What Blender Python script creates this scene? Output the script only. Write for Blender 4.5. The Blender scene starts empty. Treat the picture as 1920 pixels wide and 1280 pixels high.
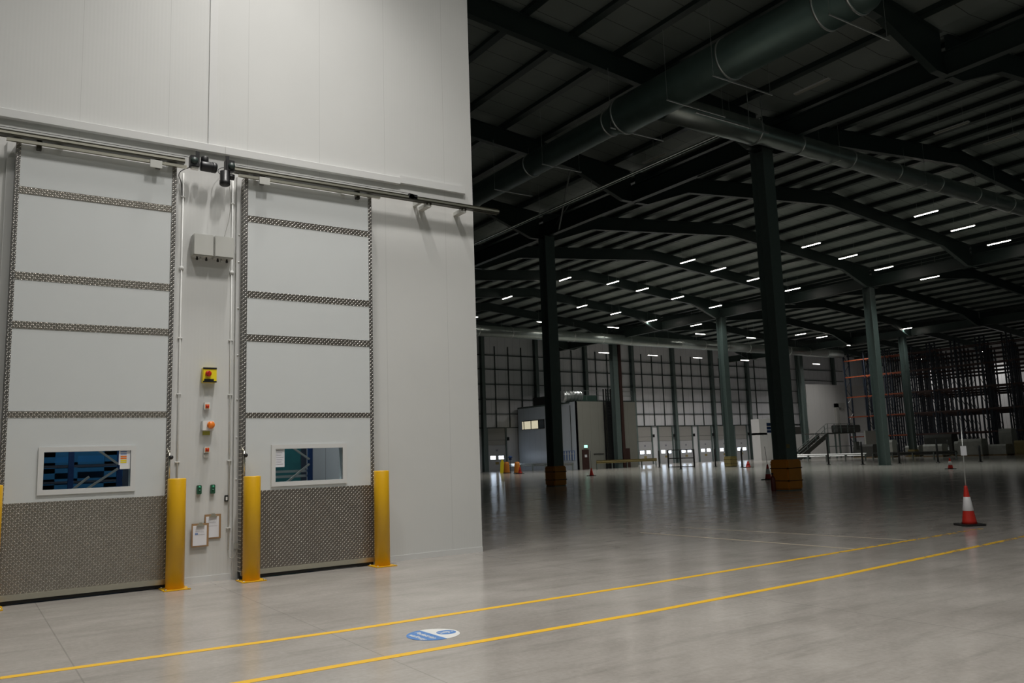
import bpy, bmesh, math, random
from mathutils import Vector, Matrix
random.seed(7)
C = bpy.context.scene.collection
PI = math.pi
# ------------------------------------------------------------------ camera
yaw, pitch, roll = 0.593204729, 0.137979117, -0.0343795805
cy, sy, cp, sp = math.cos(yaw), math.sin(yaw), math.cos(pitch), math.sin(pitch)
fwd = Vector((sy*cp, cy*cp, sp)); rt = Vector((cy, -sy, 0)); up = rt.cross(fwd)
r2 = rt*math.cos(roll) + up*math.sin(roll); u2 = -rt*math.sin(roll) + up*math.cos(roll)
cam = bpy.data.cameras.new('camera'); co = bpy.data.objects.new('camera', cam); C.objects.link(co)
M = Matrix((r2, u2, -fwd)).transposed().to_4x4(); M.translation = Vector((0, 0, 1.6))
co.matrix_world = M
cam.sensor_width = 36; cam.sensor_fit = 'HORIZONTAL'; cam.lens = 36*1540.27/1920
cam.clip_end = 400; cam.clip_start = .05
bpy.context.scene.camera = co
vs = bpy.context.scene.view_settings
vs.view_transform = 'Standard'; vs.look = 'None'; vs.gamma = 1; vs.use_curve_mapping = False
vs.exposure = -0.08
# ------------------------------------------------------------------ world
w = bpy.data.worlds.new('world'); bpy.context.scene.world = w; w.use_nodes = True
bg = w.node_tree.nodes['Background']
bg.inputs[0].default_value = (.62, .80, .72, 1); bg.inputs[1].default_value = .09
cyc = bpy.context.scene.cycles
cyc.max_bounces = 7; cyc.diffuse_bounces = 4; cyc.glossy_bounces = 4
cyc.sample_clamp_indirect = 4.0
try: cyc.use_denoising = True
except Exception: pass
LAMPW = 196.0          # watts of the working tube lights over the camera
LAMPC = (1, .975, .935)
HALLW = 82.0          # watts of each lit tube in the hall
HALLC = (.93, 1, .94)

# ------------------------------------------------------------------ material helpers
def nt(name):
    m = bpy.data.materials.new(name); m.use_nodes = True
    return m, m.node_tree.nodes, m.node_tree.links, m.node_tree.nodes['Principled BSDF']
def paint(name, col, rough=.5, metal=0., var=.06, scale=6., bump=0., coat=0.):
    m, N, L, b = nt(name)
    b.inputs['Roughness'].default_value = rough; b.inputs['Metallic'].default_value = metal
    b.inputs['Coat Weight'].default_value = coat
    tc = N.new('ShaderNodeTexCoord'); no = N.new('ShaderNodeTexNoise'); no.inputs['Scale'].default_value = scale
    no.inputs['Detail'].default_value = 5
    L.new(tc.outputs['Object'], no.inputs['Vector'])
    mx = N.new('ShaderNodeMix'); mx.data_type = 'RGBA'
    mx.inputs['A'].default_value = tuple(c*(1-var) for c in col)+(1,)
    mx.inputs['B'].default_value = tuple(min(1, c*(1+var)) for c in col)+(1,)
    L.new(no.outputs['Fac'], mx.inputs['Factor']); L.new(mx.outputs['Result'], b.inputs['Base Color'])
    if bump:
        bp = N.new('ShaderNodeBump'); bp.inputs['Strength'].default_value = bump; bp.inputs['Distance'].default_value = .01
        L.new(no.outputs['Fac'], bp.inputs['Height']); L.new(bp.outputs['Normal'], b.inputs['Normal'])
    return m
def emit(name, col, s):
    m, N, L, b = nt(name)
    b.inputs['Base Color'].default_value = (.8, .8, .8, 1)
    b.inputs['Emission Color'].default_value = tuple(col)+(1,); b.inputs['Emission Strength'].default_value = s
    return m
def mth(N, L, op, a, b=None, c=None):
    n = N.new('ShaderNodeMath'); n.operation = op
    for i, v in enumerate((a, b, c)):
        if v is None: continue
        if isinstance(v, (int, float)): n.inputs[i].default_value = v
        else: L.new(v, n.inputs[i])
    return n.outputs[0]
def comb_lines(N, L, coord, period, off, width):
    """1 on a line every `period` along coord"""
    s = mth(N, L, 'ADD', coord, -off + period*1000)
    f = mth(N, L, 'MODULO', s, period)
    d = mth(N, L, 'ABSOLUTE', mth(N, L, 'SUBTRACT', f, period/2))
    return mth(N, L, 'GREATER_THAN', d, period/2 - width)
def cladding(name, col, axis, seam, off, swidth, rib=0., rough=.45, seamdark=.62, var=.04, dark2=None):
    """sandwich panel: fine micro-ribs plus joints at regular spacing (world coordinates)"""
    m, N, L, b = nt(name)
    g = N.new('ShaderNodeNewGeometry'); sx = N.new('ShaderNodeSeparateXYZ'); L.new(g.outputs['Position'], sx.inputs[0])
    c = sx.outputs[axis]
    ln = comb_lines(N, L, c, seam, off+seam/2, swidth)
    no = N.new('ShaderNodeTexNoise'); no.inputs['Scale'].default_value = 1.1; no.inputs['Detail'].default_value = 6
    L.new(g.outputs['Position'], no.inputs['Vector'])
    mx = N.new('ShaderNodeMix'); mx.data_type = 'RGBA'
    mx.inputs['A'].default_value = tuple(k*(1-var) for k in col)+(1,); mx.inputs['B'].default_value = tuple(min(1, k*(1+var)) for k in col)+(1,)
    L.new(no.outputs['Fac'], mx.inputs['Factor'])
    m2 = N.new('ShaderNodeMix'); m2.data_type = 'RGBA'
    L.new(ln, m2.inputs['Factor']); L.new(mx.outputs['Result'], m2.inputs['A'])
    m2.inputs['B'].default_value = tuple(k*seamdark for k in col)+(1,)
    out = m2.outputs['Result']
    L.new(out, b.inputs['Base Color']); b.inputs['Roughness'].default_value = rough
    if rib:
        w_ = mth(N, L, 'SINE', mth(N, L, 'MULTIPLY', c, 2*PI/.05))
        bp = N.new('ShaderNodeBump'); bp.inputs['Strength'].default_value = rib; bp.inputs['Distance'].default_value = .004
        L.new(w_, bp.inputs['Height']); L.new(bp.outputs['Normal'], b.inputs['Normal'])
    return m
def treadplate(name, col=(.20, .18, .16), rough=.3, cell=.0305, hi=.95, lo=.12):
    """chequer plate: short raised lugs at +-45 degrees in a checkerboard; X-Z plane of the door"""
    m, N, L, b = nt(name)
    g = N.new('ShaderNodeNewGeometry'); sx = N.new('ShaderNodeSeparateXYZ'); L.new(g.outputs['Position'], sx.inputs[0])
    x = mth(N, L, 'DIVIDE', mth(N, L, 'ADD', sx.outputs[0], 20), cell)
    z = mth(N, L, 'DIVIDE', mth(N, L, 'ADD', sx.outputs[2], 20), cell)
    fx = mth(N, L, 'FLOOR', x); fz = mth(N, L, 'FLOOR', z)
    par = mth(N, L, 'MODULO', mth(N, L, 'ADD', fx, fz), 2)        # 0 / 1
    par = mth(N, L, 'GREATER_THAN', par, .5)
    sg = mth(N, L, 'SUBTRACT', mth(N, L, 'MULTIPLY', par, 2), 1)
    lx = mth(N, L, 'SUBTRACT', mth(N, L, 'SUBTRACT', x, fx), .5); lz = mth(N, L, 'SUBTRACT', mth(N, L, 'SUBTRACT', z, fz), .5)
    lzs = mth(N, L, 'MULTIPLY', lz, sg)
    a = mth(N, L, 'MULTIPLY', mth(N, L, 'ADD', lx, lzs), .7071)       # along
    c = mth(N, L, 'MULTIPLY', mth(N, L, 'SUBTRACT', lx, lzs), .7071)  # across
    d = mth(N, L, 'ADD', mth(N, L, 'POWER', mth(N, L, 'DIVIDE', a, .56), 2), mth(N, L, 'POWER', mth(N, L, 'DIVIDE', c, .2), 2))
    h = mth(N, L, 'MAXIMUM', mth(N, L, 'SUBTRACT', 1, d), 0)
    bp = N.new('ShaderNodeBump'); bp.inputs['Strength'].default_value = 1; bp.inputs['Distance'].default_value = .0035
    L.new(h, bp.inputs['Height']); L.new(bp.outputs['Normal'], b.inputs['Normal'])
    no = N.new('ShaderNodeTexNoise'); no.inputs['Scale'].default_value = 9; L.new(g.outputs['Position'], no.inputs['Vector'])
    mx = N.new('ShaderNodeMix'); mx.data_type = 'RGBA'
    mx.inputs['A'].default_value = tuple(k*.85 for k in col)+(1,); mx.inputs['B'].default_value = tuple(k*1.15 for k in col)+(1,)
    L.new(no.outputs['Fac'], mx.inputs['Factor'])
    m2 = N.new('ShaderNodeMix'); m2.data_type = 'RGBA'; m2.inputs['B'].default_value = (.95, .92, .86, 1)   # pale lugs, one slant stronger than the other
    L.new(mth(N, L, 'MULTIPLY', h, mth(N, L, 'ADD', mth(N, L, 'MULTIPLY', par, hi-lo), lo)), m2.inputs['Factor'])
    L.new(mx.outputs['Result'], m2.inputs['A']); L.new(m2.outputs['Result'], b.inputs['Base Color'])
    b.inputs['Metallic'].default_value = .75; b.inputs['Roughness'].default_value = rough
    return m
def concrete():
    m, N, L, b = nt('power_floated_concrete')
    g = N.new('ShaderNodeNewGeometry'); P = g.outputs['Position']
    sx = N.new('ShaderNodeSeparateXYZ'); L.new(P, sx.inputs[0]); X, Y = sx.outputs[0], sx.outputs[1]
    def noise(sc, det, rgh=.55, vec=P):
        n = N.new('ShaderNodeTexNoise'); n.inputs['Scale'].default_value = sc; n.inputs['Detail'].default_value = det
        n.inputs['Roughness'].default_value = rgh; L.new(vec, n.inputs['Vector']); return n.outputs['Fac']
    mp = N.new('ShaderNodeMapping'); mp.inputs['Scale'].default_value = (.8, 1.3, 1); L.new(P, mp.inputs['Vector'])
    a = noise(.55, 7); b1 = noise(1.3, 8, .6, mp.outputs[0]); c = noise(22, 6, .65)
    rp = N.new('ShaderNodeValToRGB'); e = rp.color_ramp.elements
    e[0].position = .34; e[0].color = (.29, .265, .24, 1); e[1].position = .64; e[1].color = (.45, .422, .388, 1)
    s = mth(N, L, 'ADD', mth(N, L, 'MULTIPLY', a, .36), mth(N, L, 'ADD', mth(N, L, 'MULTIPLY', b1, .36), mth(N, L, 'MULTIPLY', c, .28)))
    L.new(s, rp.inputs[0]); col = rp.outputs[0]
    # saw-cut joints
    js = []
    for x0, wd in ((.88, .006), (3.0, .005), (7.22, .007)):
        js.append(mth(N, L, 'MULTIPLY', mth(N, L, 'LESS_THAN', mth(N, L, 'ABSOLUTE', mth(N, L, 'SUBTRACT', X, x0)), wd), mth(N, L, 'LESS_THAN', Y, 12.2)))
    js.append(comb_lines(N, L, X, 7.3, 1.2, .006)); js.append(comb_lines(N, L, Y, 7.3, 8.9, .012))
    far = mth(N, L, 'GREATER_THAN', Y, 14)
    js[3] = mth(N, L, 'MULTIPLY', js[3], far); js[4] = mth(N, L, 'MULTIPLY', js[4], far)
    j = js[0]
    for q in js[1:]: j = mth(N, L, 'MAXIMUM', j, q)
    m2 = N.new('ShaderNodeMix'); m2.data_type = 'RGBA'; m2.inputs['B'].default_value = (.12, .11, .10, 1)
    L.new(mth(N, L, 'MULTIPLY', j, mth(N, L, 'MULTIPLY', c, .7)), m2.inputs['Factor']); L.new(col, m2.inputs['A']); col = m2.outputs['Result']
    # dark scuffs
    mp2 = N.new('ShaderNodeMapping'); mp2.inputs['Scale'].default_value = (.5, 4., 1); mp2.inputs['Rotation'].default_value = (0, 0, .35); L.new(P, mp2.inputs['Vector'])
    ms = N.new('ShaderNodeMapRange'); L.new(noise(1.1, 9, .7, mp2.outputs[0]), ms.inputs[0]); ms.inputs[1].default_value = .52; ms.inputs[2].default_value = .8; sc = ms.outputs[0]
    m3 = N.new('ShaderNodeMix'); m3.data_type = 'RGBA'; m3.inputs['B'].default_value = (.17, .155, .14, 1)
    L.new(mth(N, L, 'MULTIPLY', sc, .6), m3.inputs['Factor']); L.new(col, m3.inputs['A']); L.new(m3.outputs['Result'], b.inputs['Base Color'])
    rr = N.new('ShaderNodeMapRange'); L.new(b1, rr.inputs[0]); rr.inputs[1].default_value = .3; rr.inputs[2].default_value = .7
    rr.inputs[3].default_value = .15; rr.inputs[4].default_value = .20
    b.inputs['Specular IOR Level'].default_value = .36
    L.new(rr.outputs[0], b.inputs['Roughness'])
    bp = N.new('ShaderNodeBump'); bp.inputs['Strength'].default_value = .03; bp.inputs['Distance'].default_value = .004
    L.new(a, bp.inputs['Height']); L.new(bp.outputs['Normal'], b.inputs['Normal'])
    return m
def floor_paint(name, col, wear0, wear1):
    """tape / paint worn through to the concrete; wear grows along X from wear0 to wear1"""
    m, N, L, b = nt(name)
    g = N.new('ShaderNodeNewGeometry'); sx = N.new('ShaderNodeSeparateXYZ'); L.new(g.outputs['Position'], sx.inputs[0])
    no = N.new('ShaderNodeTexNoise'); no.inputs['Scale'].default_value = 7; no.inputs['Detail'].default_value = 8; no.inputs['Roughness'].default_value = .7
    L.new(g.outputs['Position'], no.inputs['Vector'])
    mr = N.new('ShaderNodeMapRange'); L.new(sx.outputs[0], mr.inputs[0]); mr.inputs[1].default_value = wear0; mr.inputs[2].default_value = wear1
    mr.inputs[3].default_value = .28; mr.inputs[4].default_value = .62
    f = mth(N, L, 'GREATER_THAN', no.outputs['Fac'], mr.outputs[0])
    b.inputs['Base Color'].default_value = tuple(col)+(1,); b.inputs['Roughness'].default_value = .45
    L.new(f, b.inputs['Alpha'])
    return m
def mesh_panel(name, col):
    return paint(name, col, .5)
WHITE = cladding('white_panel', (.62, .62, .605), 0, 1.15, 7.5, .003, rib=.035, seamdark=.80)
WHITE2 = paint('white_coated_steel', (.64, .64, .63), .4, var=.02)
LEAF = paint('white_door_skin', (.62, .64, .64), .42, var=.02, scale=2)
FLOOR = concrete()
ROOF = cladding('roof_liner', (.31, .345, .32), 1, 1.0, .2, .012, rough=.6, seamdark=.25, var=.12)
FARW = cladding('grey_wall_liner', (.70, .70, .725), 0, 1.0, .1, .012, rough=.55, seamdark=.55, var=.08)
FARY = cladding('grey_side_liner', (.68, .68, .69), 1, 1.0, .1, .012, rough=.55, seamdark=.55, var=.08)
OFFW = cladding('office_side_daylit', (.66, .71, .78), 1, 1.0, .1, .01, rough=.32, seamdark=.7, rib=.3, var=.03)  # bluish window light on the side wall is put into this colour
OFFX = cladding('office_front_shaded', (.27, .265, .235), 0, 1.0, .1, .01, rough=.5, seamdark=.6, var=.05)  # darker copy of the office panels, front shade put into the colour
STEEL = paint('dark_green_steel', (.030, .046, .042), .42, var=.15)
COLM = paint('grey_green_column_paint', (.11, .145, .137), .45, var=.15)
TREAD = treadplate('tread_plate')
TREADL = treadplate('faint_lug_tread_plate', (.30, .275, .24), .33, hi=.42, lo=.22)
TREADD = treadplate('tread_plate_edge', (.20, .19, .18), .34)
ALU = paint('brushed_aluminium', (.60, .57, .48), .3, .9, var=.05, scale=40)
ALUD = paint('dark_aluminium_and_gap_shade', (.045, .042, .03), .35, .6, var=.1)  # also paints the shaded gap under the door rail
GALVD = paint('dull_galvanised_duct', (.13, .19, .175), .42, .6, var=.2, scale=2.2)
GALV = paint('galvanised_duct', (.40, .45, .43), .33, .85, var=.18, scale=2.2)
GALVB = paint('bright_galvanised', (.65, .67, .66), .35, .8, var=.1)
BLACK = paint('black_plastic', (.012, .012, .013), .4)
RUBBER = paint('black_rubber', (.015, .014, .013), .7)
YELLOW = paint('yellow_bollard_paint', (.72, .40, .008), .38, var=.03, coat=.05)
SIGNY = paint('sign_yellow', (.85, .68, .02), .4, var=.02)
RED = paint('red_plastic', (.50, .02, .012), .35)
ORANGE = paint('orange_plastic', (.85, .22, .02), .35)
GREYP = paint('light_grey_plastic', (.50, .50, .47), .45, var=.02)
WHP = paint('white_plastic', (.78, .78, .76), .4, var=.02)
GREEN = paint('green_switch', (.02, .10, .055), .4)
GREENB = paint('green_button', (.05, .40, .22), .4)
WOOD = paint('clipboard_hardboard', (.33, .20, .10), .6, var=.2, scale=20)
PAPER = paint('paper', (.74, .74, .78), .7, var=.02)
INK = paint('grey_print', (.22, .22, .26), .7)
INKB = paint('blue_print', (.18, .27, .52), .7)
BLUE = paint('rack_blue', (.012, .055, .20), .4)
RACKB = paint('dark_blue_upright', (.010, .017, .030), .45)
RACKO = paint('orange_beam', (.26, .055, .018), .5, var=.2)
WRAP = paint('orange_column_guard', (.60, .22, .02), .5, var=.15, scale=3)
CONER = paint('cone_red', (.50, .022, .012), .4)
CONEW = paint('cone_white_sleeve', (.74, .72, .74), .35)
RUST = paint('red_brown_steel_and_beam_shade', (.05, .02, .016), .5, var=.3)
STICKB = paint('sticker_blue', (.08, .22, .52), .4, var=.05)
STICKW = paint('sticker_white', (.72, .72, .70), .4, var=.05)
LINEY = floor_paint('yellow_line_paint', (.80, .47, .03), 6, 19)
LINEP = floor_paint('pale_floor_tape', (.58, .50, .38), 11, 17)
DAY = emit('daylight_pane', (.70, .83, 1), 10.0)
CREAM = emit('lit_blind', (1, .90, .62), .55)
TUBE = emit('lit_tube', (1, .93, .84), 16)
EXITG = emit('exit_sign_face', (.35, 1, .72), 1.6)
OFFT = paint('unlit_diffuser', (.62, .60, .52), .4)
LOADG = paint('wrapped_load', (.38, .38, .35), .35, var=.3, scale=3)
LOADD = paint('dark_load', (.05, .05, .045), .6, var=.3)
LOADY = paint('ochre_load', (.26, .20, .07), .6, var=.3)
PALLET = paint('pallet_timber', (.26, .18, .10), .8, var=.3, scale=12)
CRATE = paint('blue_crate', (.015, .12, .26), .4, var=.2, scale=5)
TEAL = paint('teal_wrap', (.02, .14, .15), .5, var=.3)
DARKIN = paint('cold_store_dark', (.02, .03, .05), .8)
glass, N, L, b = nt('window_glass')
b.inputs['Base Color'].default_value = (.75, .85, .9, 1); b.inputs['Roughness'].default_value = .02
b.inputs['Transmission Weight'].default_value = 1; b.inputs['IOR'].default_value = 1.12
GLASS = glass

# ------------------------------------------------------------------ mesh helpers
class MB:
    def __init__(s): s.b = bmesh.new(); s.mats = []
    def _i(s, m):
        if m not in s.mats: s.mats.append(m)
        return s.mats.index(m)
    def _set(s, fs, m):
        i = s._i(m)
        for f in fs: f.material_index = i
    def box(s, x0, x1, y0, y1, z0, z1, m=None, bev=0):
        r = bmesh.ops.create_cube(s.b, size=1)
        for v in r['verts']:
            v.co = Vector((x0 if v.co.x < 0 else x1, y0 if v.co.y < 0 else y1, z0 if v.co.z < 0 else z1))
        fs = list({f for v in r['verts'] for f in v.link_faces}); s._set(fs, m)
        if bev:
            es = list({e for v in r['verts'] for e in v.link_edges})
            rr = bmesh.ops.bevel(s.b, geom=es, offset=bev, segments=2, affect='EDGES'); s._set(rr['faces'], m)
        return s
    def bar(s, a, b, wd, m=None, hd=None, n=4):
        """prismatic bar / round tube from a to b"""
        a, b = Vector(a), Vector(b); d = b-a; ln = d.length
        r = bmesh.ops.create_cone(s.b, cap_ends=True, segments=n, radius1=wd*(.7071 if n == 4 else .5), radius2=wd*(.7071 if n == 4 else .5), depth=ln)
        q = d.to_track_quat('Z', 'Y').to_matrix().to_4x4()
        T = Matrix.Translation((a+b)/2) @ q @ (Matrix.Rotation(PI/4, 4, 'Z') if n == 4 else Matrix())
        bmesh.ops.transform(s.b, matrix=T, verts=r['verts'])
        fs = list({f for v in r['verts'] for f in v.link_faces}); s._set(fs, m)
        if n > 6:
            for f in fs:
                if len(f.verts) == 4: f.smooth = True
        return s
    def lathe(s, pts, n=24, m=None, loc=(0, 0, 0), axis='Z', mats=None, smooth=True):
        loc = Vector(loc); rings = []
        for r, h in pts:
            ring = []
            for k in range(n):
                a = 2*PI*k/n; x, y = r*math.cos(a), r*math.sin(a)
                p = Vector((x, y, h)) if axis == 'Z' else (Vector((h, x, y)) if axis == 'X' else Vector((x, h, y)))
                ring.append(s.b.verts.new(loc+p))
            rings.append(ring)
        for i in range(len(rings)-1):
            for k in range(n):
                f = s.b.faces.new((rings[i][k], rings[i][(k+1) % n], rings[i+1][(k+1) % n], rings[i+1][k]))
                f.smooth = smooth; f.material_index = s._i(mats[i] if mats else m)
        for ring, rev in ((rings[0], True), (rings[-1], False)):
            f = s.b.faces.new(list(reversed(ring)) if rev else ring); f.material_index = s._i(mats[0 if rev else -1] if mats else m)
        return s
    def prism(s, pts, t0, t1, plane='XZ', m=None):
        """polygon in a plane extruded along the third axis from t0 to t1"""
        def P(p, t):
            return (p[0], t, p[1]) if plane == 'XZ' else ((t, p[0], p[1]) if plane == 'YZ' else (p[0], p[1], t))
        A = [s.b.verts.new(P(p, t0)) for p in pts]; B = [s.b.verts.new(P(p, t1)) for p in pts]
        fs = [s.b.faces.new(A), s.b.faces.new(list(reversed(B)))]
        for i in range(len(pts)):
            j = (i+1) % len(pts); fs.append(s.b.faces.new((A[i], B[i], B[j], A[j])))
        s._set(fs, m); return s
    def mesh(s, name):
        bmesh.ops.recalc_face_normals(s.b, faces=s.b.faces)
        me = bpy.data.meshes.new(name); s.b.to_mesh(me); s.b.free()
        for m in s.mats: me.materials.append(m)
        return me
    def build(s, name, parent=None, loc=None, rz=0):
        o = bpy.data.objects.new(name, s.mesh(name)); C.objects.link(o)
        if parent: o.parent = parent
        if loc: o.location = loc
        if rz: o.rotation_euler.z = rz
        return o
def tag(o, label=None, cat=None, group=None, kind=None):
    if label: o['label'] = label
    if cat: o['category'] = cat
    if group: o['group'] = group
    if kind: o['kind'] = kind
    return o
def thing(name, label, cat, loc=(0, 0, 0), group=None, rz=0, kind=None):
    o = bpy.data.objects.new(name, None); C.objects.link(o); o.location = loc; o.rotation_euler.z = rz
    o.empty_display_size = .2
    return tag(o, label, cat, group, kind)
def dup(root, loc, label=None, rz=None, group=None):
    r = root.copy(); C.objects.link(r); r.location = loc
    if rz is not None: r.rotation_euler.z = rz
    if label: r['label'] = label
    if group: r['group'] = group
    for ch in [c for c in bpy.data.objects if c.parent == root]:
        c = ch.copy(); C.objects.link(c); c.parent = r
        for g in [x for x in bpy.data.objects if x.parent == ch]:
            d = g.copy(); C.objects.link(d); d.parent = c
    return r
def struct(o): o['kind'] = 'structure'; return o

# ================================================================== SHELL
FY = 75.0; WY = 12.24; XR = 115.6; BAY0 = -4.6; SPAN = 30.0
def under(x):                               # underside of a rafter away from the haunches
    k = (x-BAY0) % SPAN; return 15.05 - .092*abs(k-15)
struct(MB().box(-16, XR+2, -14, FY+1, -.3, 0, FLOOR).build('floor'))
# roof liner: folded sheet over every span
mb = MB()
xs = [BAY0-SPAN*.4] + [BAY0+15*i for i in range(0, 9)]
xs = [BAY0-12] + [BAY0+15*i for i in range(0, 9)]
top = [(x, (15.05 if round((x-BAY0)/15) % 2 else 13.67)+.98) for x in xs]
top[0] = (BAY0-12, 14.77+.98-.0)
mb.prism(top + [(x, z+.15) for x, z in reversed(top)], -14, FY+.2, 'XZ', ROOF)
struct(mb.build('ceiling'))
# cold store front wall with two door openings
mb = MB()
for x0, x1, z0, z1 in ((-8, .62, 0, 12.6), (.62, 2.26, 5.7, 12.6), (2.26, 3.62, 0, 12.6), (3.62, 5.22, 5.7, 12.6), (5.22, 7.5, 0, 12.6)):
    mb.box(x0, x1, WY, WY+.16, z0, z1, WHITE)
wl = struct(mb.build('wall_left'))
struct(MB().box(7.34, 7.5, WY+.16, 60, 0, 12.6, FARY).build('wall_side'))
struct(MB().box(-16, XR, FY, FY+.2, 0, 15.6, FARW).build('wall_far'))
struct(MB().box(XR, XR+.2, -14, FY, 0, 15.6, FARY).build('wall_right'))
# skirting and trims on the cold-store wall
struct(MB().box(2.42, 3.42, WY-.012, WY, 0, .085, WHITE2).box(5.55, 7.5, WY-.012, WY, 0, .085, WHITE2).build('baseboard_left'))
mb = MB(); mb.prism([(WY, 6.365), (WY-.07, 6.355), (WY-.075, 6.35), (WY-.075, 6.24), (WY-.06, 6.235), (WY, 6.235)], -8, 3.12, 'YZ', WHITE2)
struct(mb.build('trim_1'))
mb = MB(); mb.prism([(WY, 6.365), (WY-.07, 6.355), (WY-.075, 6.35), (WY-.075, 6.24), (WY-.06, 6.235), (WY, 6.235)], 3.123, 6.03, 'YZ', WHITE2)
struct(mb.build('trim_2'))
struct(MB().box(6.03, 7.31, WY-.07, WY, 6.262, 6.385, WHITE2).build('trim_3'))
struct(MB().box(2.885, 3.0, WY-.02, WY, 6.36, 12.6, WHITE2).build('trim_4'))

# ================================================================== SLIDING COLD-STORE DOORS
DY = 12.06
def sliding_door(n, X0, X1, strips, win, label, tread, treadv):
    t = thing(n, label, 'door', ((X0+X1)/2, DY+.07, 0), kind='structure')
    ox, oy = (X0+X1)/2, DY+.07
    def bx(name, x0, x1, y0, y1, z0, z1, m, parent=t, bev=0):
        return MB().box(x0-ox, x1-ox, y0-oy, y1-oy, z0, z1, m, bev).build(name, parent)
    wx0, wx1, wz0, wz1 = win
    mb = MB(); Y0, Y1 = DY, DY+.14
    for x0, x1, z0, z1 in ((X0, X1, .10, wz0), (X0, wx0, wz0, wz1), (wx1, X1, wz0, wz1), (X0, X1, wz1, 5.86)):
        mb.box(x0-ox, x1-ox, Y0-oy, Y1-oy, z0, z1, LEAF)
    mb.build('door_leaf', t)
    e = .05
    bx('edge_strip', X0-.006, X0+e, DY-.012, DY+.145, .10, 5.88, treadv); bx('edge_strip', X1-e, X1+.006, DY-.012, DY+.145, .10, 5.88, treadv)
    for z0, z1 in strips: bx('tread_strip', X0+e, X1-e, DY-.006, DY, z0, z1, tread)
    bx('kick_plate', X0+e, X1-e, DY-.008, DY, .125, 1.225, tread)
    bx('bottom_seal', X0+.02, X1-.02, DY+.0, DY+.12, .012, .07, RUBBER)
    bx('sill_rail', X0, X1, DY-.03, DY+.02, .055, .125, ALU, bev=.006)
    bx('hanger_bar', X0-.12, X1+.12, 11.945, 11.99, 5.845, 5.885, ALU)
    fr = MB(); a = .062
    for x0, x1, z0, z1 in ((wx0-a, wx1+a, wz1, wz1+a), (wx0-a, wx1+a, wz0-a, wz0), (wx0-a, wx0, wz0, wz1), (wx1, wx1+a, wz0, wz1)):
        fr.box(x0-ox, x1-ox, DY-.022-oy, DY-oy, z0, z1, WHITE2)
    fr = fr.build('window_frame', t)
    bx('pane', wx0, wx1, DY+.01, DY+.016, wz0, wz1, GLASS, fr)
    # hangers from leaf to the track
    for hx in (X0+.25, X1-.25):
        bx('hanger', hx-.03, hx+.03, 11.99, DY+.02, 5.80, 5.90, ALUD)
    return t
SL = ((5.195, 5.29), (4.055, 4.155), (3.42, 3.515), (2.285, 2.365))
d1 = sliding_door('door_1', .44, 2.41, SL, (.905, 1.92, 1.37, 1.845), 'white sliding cold store door on the left, blue racking behind its window', TREADL, TREADD)
SR = ((5.205, 5.30), (4.05, 4.15), (3.40, 3.50), (2.275, 2.348))
d2 = sliding_door('door_2', 3.385, 5.43, SR, (3.87, 4.913, 1.335, 1.815), 'white sliding cold store door on the right, bright chequer plate across its foot', TREAD, TREADD)
def rel(o, name, x0, x1, y0, y1, z0, z1, m, bev=0):
    p = o.location; return MB().box(x0-p.x, x1-p.x, y0-p.y, y1-p.y, z0-p.z, z1-p.z, m, bev).build(name, o)
# papers taped inside the panes
o = rel(d1, 'notice', 1.775, 1.915, DY+.002, DY+.006, 1.655, 1.845, PAPER)
for i, (c, z) in enumerate(((INKB, 1.838), (INKB, 1.808), (ORANGE, 1.775), (ORANGE, 1.750), (SIGNY, 1.722), (SIGNY, 1.698))):
    rel(d1, 'notice_band', 1.795, 1.87, DY-.0005, DY+.0015, z-.016, z, c)
rel(d1, 'notice', 1.79, 1.915, DY+.002, DY+.006, 1.60, 1.655, WHP)
rel(d2, 'notice', 3.872, 4.01, DY+.002, DY+.006, 1.55, 1.812, PAPER)
for k in range(7): rel(d2, 'notice_line', 3.89, 3.99-(k % 3)*.015, DY-.0005, DY+.0015, 1.79-.033*k, 1.793-.033*k, INK)
# closer handles
for dd, hx in ((d1, 2.395), (d2, 3.40)):
    p = dd.location; mb = MB()
    mb.bar((hx-p.x, DY-.07-p.y, 1.45), (hx-p.x, DY-.07-p.y, 1.80), .022, ALU, n=10)
    mb.bar((hx-p.x, DY-.07-p.y, 1.78), (hx-.02-p.x, DY-p.y, 1.86), .02, ALU, n=8).bar((hx-p.x, DY-.07-p.y, 1.47), (hx-p.x, DY-p.y, 1.47), .02, ALU, n=8)
    h = mb.build('door_handle', dd)
    k = MB().lathe([(.001, -.03), (.02, -.028), (.03, -.01), (.03, .01), (.02, .028), (.001, .03)], 14, BLACK, (hx+.012-p.x, DY-.10-p.y, 1.735), 'Y').build('knob', h)
# door frame jambs on the wall
for i, (a, b_) in enumerate(((2.42, 2.475), (3.31, 3.38), (5.435, 5.49), (.34, .43))):
    struct(MB().box(a, b_, WY-.05, WY, 0, 5.92, WHITE2).build('trim_%d' % (5+i)))
# bolts along the jambs
for i, z in enumerate((5.02, 4.6, 3.9, 3.2, 2.55, 2.0, 1.4)):
    o = MB().lathe([(.001, -.012), (.012, -.01), (.014, 0)], 10, WHP, (0, 0, 0), 'Y').build('screw_cap', loc=(3.345, WY-.05, z))
    tag(o, 'small white screw cap on the jamb left of the right-hand door', 'screw cap', 'screw caps on the door jamb')

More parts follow.
